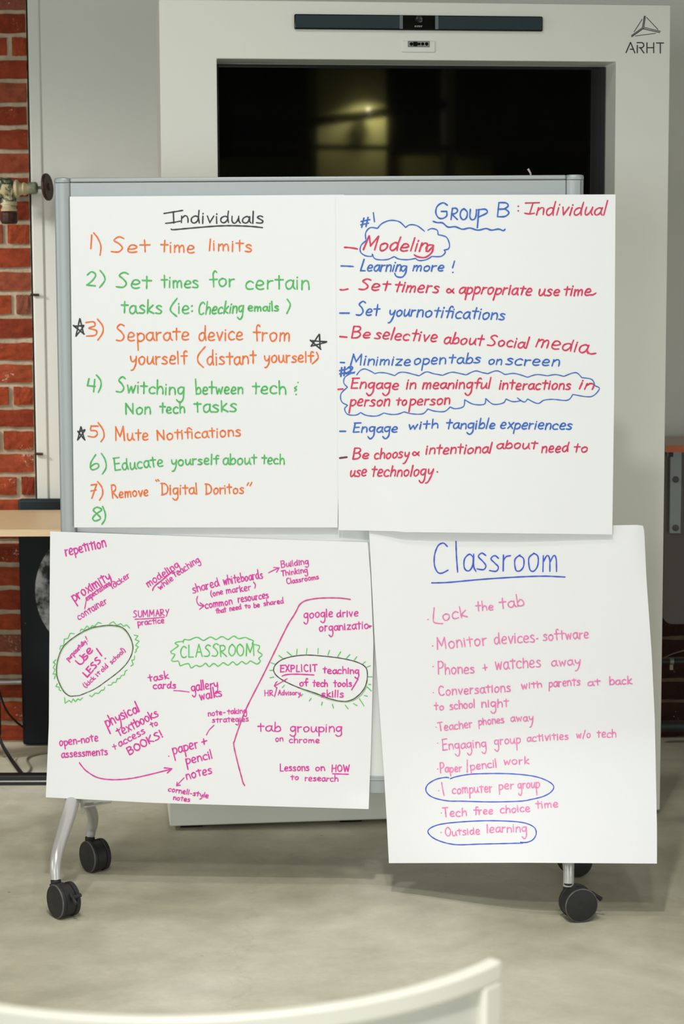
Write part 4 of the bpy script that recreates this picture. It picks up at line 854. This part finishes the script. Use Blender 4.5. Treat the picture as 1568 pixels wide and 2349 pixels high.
p = Pen(sh3, K_mg, 2.3, C2_); p.w = 2.5; p.T("shared",80,385,290,325,40,66).T("whiteboards",323,318,637,265,40,72); p.w = 2.3; p.T("(one",222,412,318,393,28,cap=42).T("marker",347,390,542,360,32,48).L([(560,295),(577,320),(570,347)]); p.w = 2.5; p.T("common",178,508,393,472,34).T("resources",440,460,683,422,34)
p.w = 2.2; p.T("that",263,548,345,535,24,42).T("need",373,527,465,512,24,42).T("to",495,508,537,503,22,36).T("be",565,502,612,497,24,36).T("shared",645,487,803,465,24,48)
p.L([(680,223),(720,203),(765,183)],[(722,180),(767,183)],[(767,183),(745,218)],[(115,410),(107,445),(125,480),(165,487)],[(135,463),(167,486)],[(167,486),(130,515)]); p.done('magenta words with two arrows')
p.T("Building",785,183,1000,150,30,46,52,26).T("Thinking",787,248,993,220,26,42,42,26).T("Classrooms",830,312,1083,272,24,42,44); p.done('magenta words')
p = Pen(sh3, K_mg2, 3.0, (0,0,1)); p.L([(803,1375),(780,1372),(750,1371.5),(724,1373),(700,1378),(687,1387),(680,1400),(674,1411),(658,1437),(627,1500),(600,1555),(566,1622),(548,1668),(538,1698),(536,1710),(545,1750),(553,1780),(557,1795),(561,1802)]); p.done('long pink dividing line', 'dividing_line')
p = Pen(sh3, K_mg, 2.6, C2_); p.T("google",965,585,1195,575,40,64,desc=46).T("drive",1228,577,1397,568,36,58).T("organizatio",1087,690,1480,668,38,60,desc=48).L([(1490,660),(1488,645)],[(1490,650),(1503,648)]); p.done('magenta words cut off at the sheet edge')
p = Pen(sh3, K_brt, 2.6, (0,0,1)); p.T("CLASSROOM",414,1508,584,1503,16,cap=27)
blob = [(420,1475),(422,1467),(434,1468),(443,1464),(453,1462),(466,1469),(474,1465),(482,1461),(488,1463),(495,1467),(502,1463),(509,1460),(517,1464),(523,1467),(530,1462),(537,1459),(543,1463),(549,1465),(562,1462),(571,1466),(581,1470),(578,1477),(587,1479),(595,1482),(593,1489),(591,1494),(601,1502),(593,1510),(597,1516),(590,1523),(582,1520),(574,1516),(569,1520),(564,1523),(559,1520),(554,1517),(548,1522),(542,1525),(537,1520),(533,1518),(527,1523),(522,1526),(516,1522),(511,1520),(505,1525),(499,1528),(494,1524),(489,1522),(480,1529),(475,1525),(471,1521),(465,1526),(457,1529),(449,1526),(439,1532),(435,1527),(432,1522),(422,1524),(413,1527),(411,1521),(408,1516),(400,1517),(393,1515),(397,1508),(401,1501),(395,1499),(391,1495),(400,1488),(409,1481),(404,1478),(401,1475),(409,1472),(420,1471)]
p.L(blob, w=2.2); p.done('green word in a green wavy cloud')
loop = [(340,765),(290,770),(240,768),(185,720),(140,630),(122,560),(125,470),(155,360),(210,275),(330,185),(440,130),(540,108),(640,100),(740,120),(800,180),(840,270),(840,350),(800,440),(720,530),(590,630),(480,705),(340,765)]
p = Pen(sh3, K_lg, 1.8, C3_); p.L([(x*.985+8, y*.985+9) for x,y in loop]); p.done('pale green echo of the loop', 'loop_outline')
p = Pen(sh3, K_blk2, 1.9, C3_); p.L(loop); p.done('dark loop drawn round slanted words', 'loop_outline')
p = Pen(sh3, K_brt, 1.9, C3_)
zz = [[(153,330),(160,295),(190,290),(195,230),(230,225),(250,175),(290,180)],[(345,158),(355,135),(380,145),(410,105),(435,130),(460,103),(480,110),(515,73),(548,83)],[(622,85),(660,65),(690,100),(730,85),(755,110),(785,95),(815,128)],
 [(855,192),(893,200),(865,235),(903,250),(868,290),(897,305),(870,335),(880,345),(862,358)],[(860,388),(858,425),(832,430),(848,470),(822,488)],[(790,523),(770,535),(765,570),(735,575),(720,605),(695,605),(685,640),(655,640),(640,665),(607,667)],
 [(580,683),(570,712),(545,715),(520,745),(487,742),(455,777),(433,762)],[(368,785),(345,810),(325,795),(300,825),(280,797),(262,830),(240,810),(203,838)],[(203,838),(198,783)],[(118,425),(90,450),(112,465),(90,500),(108,520),(88,563),(115,560),(100,610)],[(130,652),(115,680),(148,685),(145,710),(165,720)]]
for Z in zz: p.L(*[[a,((a[0]+b[0])/2,(a[1]+b[1])/2),b] for a,b in zip(Z,Z[1:])])
p.done('green zigzags round the loop', 'zigzag_marks')
p = Pen(sh3, K_mg, 1.9, C3_); p.T("purposefully",235,437,405,262,25,38,desc=20).L([(395,205),(410,235)]).D((417,250)); p.w = 3.1; p.T("U",352,482,395,428,40,cap=72).T("s",400,430,425,390,48).T("e",433,378,468,335,44); p.T("LESS",412,592,548,440,40,cap=62).L([(500,320),(525,355),(550,390)]).D((583,414)); p.w = 2.0
p.T("(kick",398,692,492,605,26,44,44).T("it",512,585,542,555,26,42).T("old",560,545,612,492,26,46).T("school)",645,468,775,345,26,46,44); p.done('magenta words slanting up inside the loop')
p.w = 2.7; p.T("task",997,635,1183,602,40,78).T("cards",1037,700,1250,697,40,68).L([(1230,718),(1300,722),(1377,732)],w=2.2); p.fr = (0,0,1); p.T("gallery",440,1586,500,1577,12.5,22,desc=13).T("walks",459,1606,509,1597,12,22); p.done('magenta words joined by a dash')
oval = [(575,265),(590,220),(650,170),(750,140),(880,128),(1050,140),(1200,160),(1330,193),(1405,240),(1420,320),(1400,410),(1350,480),(1280,530),(1200,545),(1080,520),(950,470),(800,420),(670,360),(600,310),(575,265)]
p = Pen(sh3, K_lg, 2.2, C4_); p.L([(1420,340),(1402,430),(1352,497),(1280,540),(1200,549),(1080,528),(950,480),(820,432)]); p.done('pale green echo of the oval', 'oval_outline')
p = Pen(sh3, K_blk2, 2.1, C4_); p.L(oval); p.done('dark oval drawn round three lines', 'oval_outline')
p = Pen(sh3, K_brt, 2.0, C4_); p.L([(625,132),(662,160)],[(698,98),(742,137)],[(788,75),(783,130)],[(877,67),(870,123)],[(977,67),(975,115)],[(1080,85),(1065,128)],[(1180,98),(1150,147)],[(1262,123),(1228,160)],[(1325,142),(1300,175)],[(1402,187),(1380,205)],[(1447,223),(1412,238)],[(1425,323),(1462,323)],[(1432,392),(1450,392)],[(1418,415),(1455,450)],[(1392,492),(1420,498)],[(1347,520),(1390,585)],[(1293,563),(1328,583)],[(1220,577),(1247,612)],[(1105,570),(1115,603)],[(1015,550),(1007,578)],[(915,517),(898,540)],[(838,480),(825,497)],[(675,400),(655,420)],[(553,197),(592,210)],[(540,265),(572,265)],[(545,332),(578,325)],[(612,365),(595,375)]); p.done('green ticks round the oval', 'tick_marks')
p = Pen(sh3, K_mg, 2.7, C4_); p.T("EXPLICIT",638,278,965,274,35,cap=60).L([(652,317),(700,303),(800,300),(940,307)]).T("teaching",1022,293,1343,297,38,62,desc=44).T("of",812,407,883,405,34,66).T("tech",930,410,1060,412,34,62).T("tools",1118,412,1278,412,34,64).L([(1335,345),(1278,440)]).T("skills",1010,505,1205,507,36,60)
p.w = 2.1; p.L([(700,340),(650,370),(588,405)],[(603,370),(585,402)],[(583,405),(605,422)],[(607,420),(585,502)]).T("HR",497,495,575,493,30,cap=50).T("Advisory,",617,488,828,487,24,42,44,22); p.done('magenta words in and below the oval')
p = Pen(sh3, K_mg, 2.2, C6_); p.T("note",140,158,258,148,28,48).L([(270,130),(283,129)]).T("taking",305,143,468,132,28,46,desc=32).T("strategies",175,215,485,203,28,42,desc=30).L([(190,237),(150,275),(123,322)]); p.done('magenta words with a short line')
p.w = 2.7; p.T("tab",567,290,757,290,45,80).T("grouping",843,293,1280,297,44,desc=36); p.w = 2.3; p.T("on",715,377,780,375,28).T("chrome",833,387,1090,387,29,50); p.done('magenta words')
p.w = 2.6; p.T("Lessons",755,630,1003,626,36,cap=60).T("on",1058,628,1137,628,32).T("HOW",1197,635,1350,634,34,cap=56).L([(1203,653),(1270,655),(1340,657)]); p.w = 2.3; p.T("to",847,705,912,703,26,44).T("research",968,713,1250,718,30,52); p.done('magenta words with one underlined')
p = Pen(sh3, K_mg, 3.0, C5_); p.T("physical",572,268,866,122,55,90,desc=58); p.w = 2.8; p.T("textbooks",682,350,1035,165,50,75); p.w = 2.5; p.L([(620,442),(652,435)],[(630,420),(645,465)]).T("access",685,442,915,320,38).T("to",972,272,1028,245,30,52); p.w = 3.0; p.T("BOOKS!",772,515,1075,350,40,cap=64); p.done('magenta words on a slant')
p.w = 2.6; p.T("open-note",145,435,490,392,42,64,desc=34).T("assessments",163,540,575,515,40,56).L([(320,585),(350,625),(390,665),(480,718),(600,738),(750,732),(900,705),(1150,643)],[(1082,632),(1120,636),(1152,640)],[(1152,640),(1112,678)]); p.done('magenta words with a long curved arrow')
p.w = 2.8; p.T("paper",1168,510,1393,448,52,desc=52).D((1123,528)).L([(1420,402),(1465,388)],[(1437,372),(1443,420)]).T("pencil",1285,600,1518,545,46,82,desc=50).T("notes",1287,738,1515,680,48,68); p.w=2.3; p.L([(1262,722),(1195,792)],[(1200,762),(1195,793)],[(1195,793),(1228,788)]).T("cornell-style",1118,842,1478,905,28,46,desc=22).T("notes",1165,918,1312,938,26,40); p.done('magenta words with a small arrow')
# --- sheet 4
D1_ = (870,1220,2.529); D2_ = (960,1500,3.015); D3_ = (960,1720,3.015)
p = Pen(sh4, K_db, 3.0, D1_); p.L([(393,85),(370,65),(340,80),(320,130),(318,190),(335,232),(360,240),(397,222)],[(443,55),(446,140),(453,235)]).T("assroom",490,226,1033,230,98,120).L([(302,296),(400,293),(600,275),(800,262),(950,257),(1075,262)]); p.done('large blue title with an underline')
p = Pen(sh4, K_pk, 2.7, D1_); p.D((280,508)).L([(317,440),(312,490),(315,523),(340,531),(367,532)]).T("ock",370,515,508,495,38,62).T("the",563,460,660,453,28,58).T("tab",702,445,838,430,36,66); p.done('pink line')
p.D((307,662)).T("Monitor",335,682,622,655,40,62,68).T("devices",668,650,900,640,40,66).L([(910,620),(918,619)]).T("software",950,632,1213,617,34,60); p.done('pink line')
p = Pen(sh4, K_pk, 2.7, D2_); p.D((98,88)).T("Phones",135,140,385,133,42,70,88).L([(443,98),(473,93)],[(455,72),(460,112)]).T("watches",530,110,843,90,48,68).T("away",920,85,1115,75,36,desc=42); p.done('pink line')
p.D((100,268)).T("Conversations",140,288,635,260,38,58,66).T("with",710,242,850,230,30,46).T("parents",900,228,1115,216,34,48,desc=28).T("at",1170,221,1253,216,28,46).T("back",1320,213,1473,208,34,52); p.done('pink line')
p.T("to",110,390,173,387,30,56).T("school",217,386,388,370,34,56).T("night",435,370,618,366,36,54,desc=44); p.done('pink line')
p.w=2.5; p.D((118,507)).T("Teacher",140,535,370,508,34,50,58).T("phones",415,492,590,477,31,46,desc=26).T("away",637,468,790,462,30,desc=40); p.done('pink line')
p.D((130,617)).T("Engaging",165,665,465,643,36,cap=70,desc=48).T("group",525,628,703,618,36,desc=46).T("activities",750,607,1035,590,32,50).T("w/o",1090,582,1187,578,30,cap=48).T("tech",1233,578,1363,575,32,52); p.done('pink line')
p = Pen(sh4, K_pk, 2.6, D3_); p.D((130,133)).T("Paper",150,160,298,147,32,cap=70,desc=26).L([(335,70),(335,155)]).T("pencil",360,140,540,120,34,56,desc=30).T("work",587,103,762,97,33,52); p.done('pink line')
p.D((137,283)).L([(158,225),(165,270),(175,318)]).T("computer",233,305,508,290,37,50,desc=32).T("per",555,275,655,270,34,desc=32).T("group",687,268,835,260,35,desc=46); p.done('pink line')
p.w=2.7; p.D((155,437)).T("Tech",170,465,330,457,34,54,60).T("free",383,448,512,443,31,52).T("choice",565,438,768,426,33,52).T("time",812,405,963,394,31,56); p.done('pink line')
p.w=2.5; p.D((153,572)).T("Outside",185,598,422,583,32,48,62).T("learning",472,573,745,567,36,58,desc=50); p.done('pink line')
p = Pen(sh4, K_db, 2.4, D3_); p.L([(218,200),(250,188),(330,172),(430,165),(620,165),(780,180),(880,210),(932,250),(915,290),(860,322),(780,342),(700,355),(500,360),(300,355),(200,353),(100,330),(52,290),(58,245),(110,208),(165,193),(200,191),(208,195)]); p.done('blue oval round one line', 'oval_outline')
p.L([(718,645),(620,647),(420,652),(250,655),(130,625),(68,580),(75,545),(150,515),(300,498),(500,490),(700,500),(790,530),(812,575),(790,620),(745,640),(702,638)]); p.done('blue oval round one line', 'oval_outline')

# ------------------------------------------------------------------ the chair in front, out of focus
ch = thing('chair', 'white curved plastic chair back, blurred, nearest the camera at the bottom edge', 'chair', (-.16,2.15,0))
zc_ = .80
E = at_z(1129,2197,zc_); Mid = at_z(372,2329,zc_)
hw = E.x-Mid.x; sag = E.y-Mid.y; Rr = (hw*hw+sag*sag)/(2*sag); cen = Vector((Mid.x, Mid.y+Rr, 0)); half = math.asin(hw/Rr)
def arc(r, t, z): return Vector((cen.x + r*math.sin(t), cen.y - r*math.cos(t), z))
def arc_solid(r0, r1, z0, z1, t0, t1, n=40, drop=0.0):
    mb = MB(); vs = []
    for i in range(n+1):
        t = t0+(t1-t0)*i/n
        vs += [arc(r0,t,z0), arc(r1,t,z0), arc(r1,t,z1), arc(r0,t,z1)]
    fs = [(0,1,2,3), tuple(4*n+k for k in (3,2,1,0))]
    for i in range(n):
        for k in range(4): a = 4*i+k; b = 4*i+(k+1)%4; fs.append((a,a+4,b+4,b))
    return mb.add(vs, fs)
th = .030/Rr
obj('top_rim', arc_solid(Rr-.004, Rr+.012, zc_-.022, zc_, -half, half), M_chair, ch, bevel=.003)
obj('backrest', arc_solid(Rr-.002, Rr+.003, .47, zc_-.022, -half+th, half-th), M_chairin, ch)
for s_ in (-1, 1):
    t0, t1 = (half-th, half) if s_ > 0 else (-half, -half+th)
    obj('side_rim', arc_solid(Rr-.004, Rr+.012, .44, zc_-.022, t0, t1, 4), M_chair, ch, bevel=.003)
seat = MB(); n = 24; poly = [arc(Rr-.01, -half+2*half*i/n, .43) for i in range(n+1)] + [Vector((cen.x+.20, Mid.y+.50,.43)), Vector((cen.x-.20, Mid.y+.50,.43))]
seat.prism(poly, (0,0,.025)); obj('seat', seat, M_chair, ch, bevel=.006)
for (tx_, ty_) in ((-.22,.12),(.22,.12),(-.2,.42),(.2,.42)):
    a_ = Vector((cen.x+tx_*.8, Mid.y+ty_, .43)); b_ = Vector((cen.x+tx_*1.15, Mid.y+ty_+(-.04 if ty_<.2 else .04), 0))
    obj('leg', MB().tube([a_, b_], [.016,.012], 14), M_steel, ch)
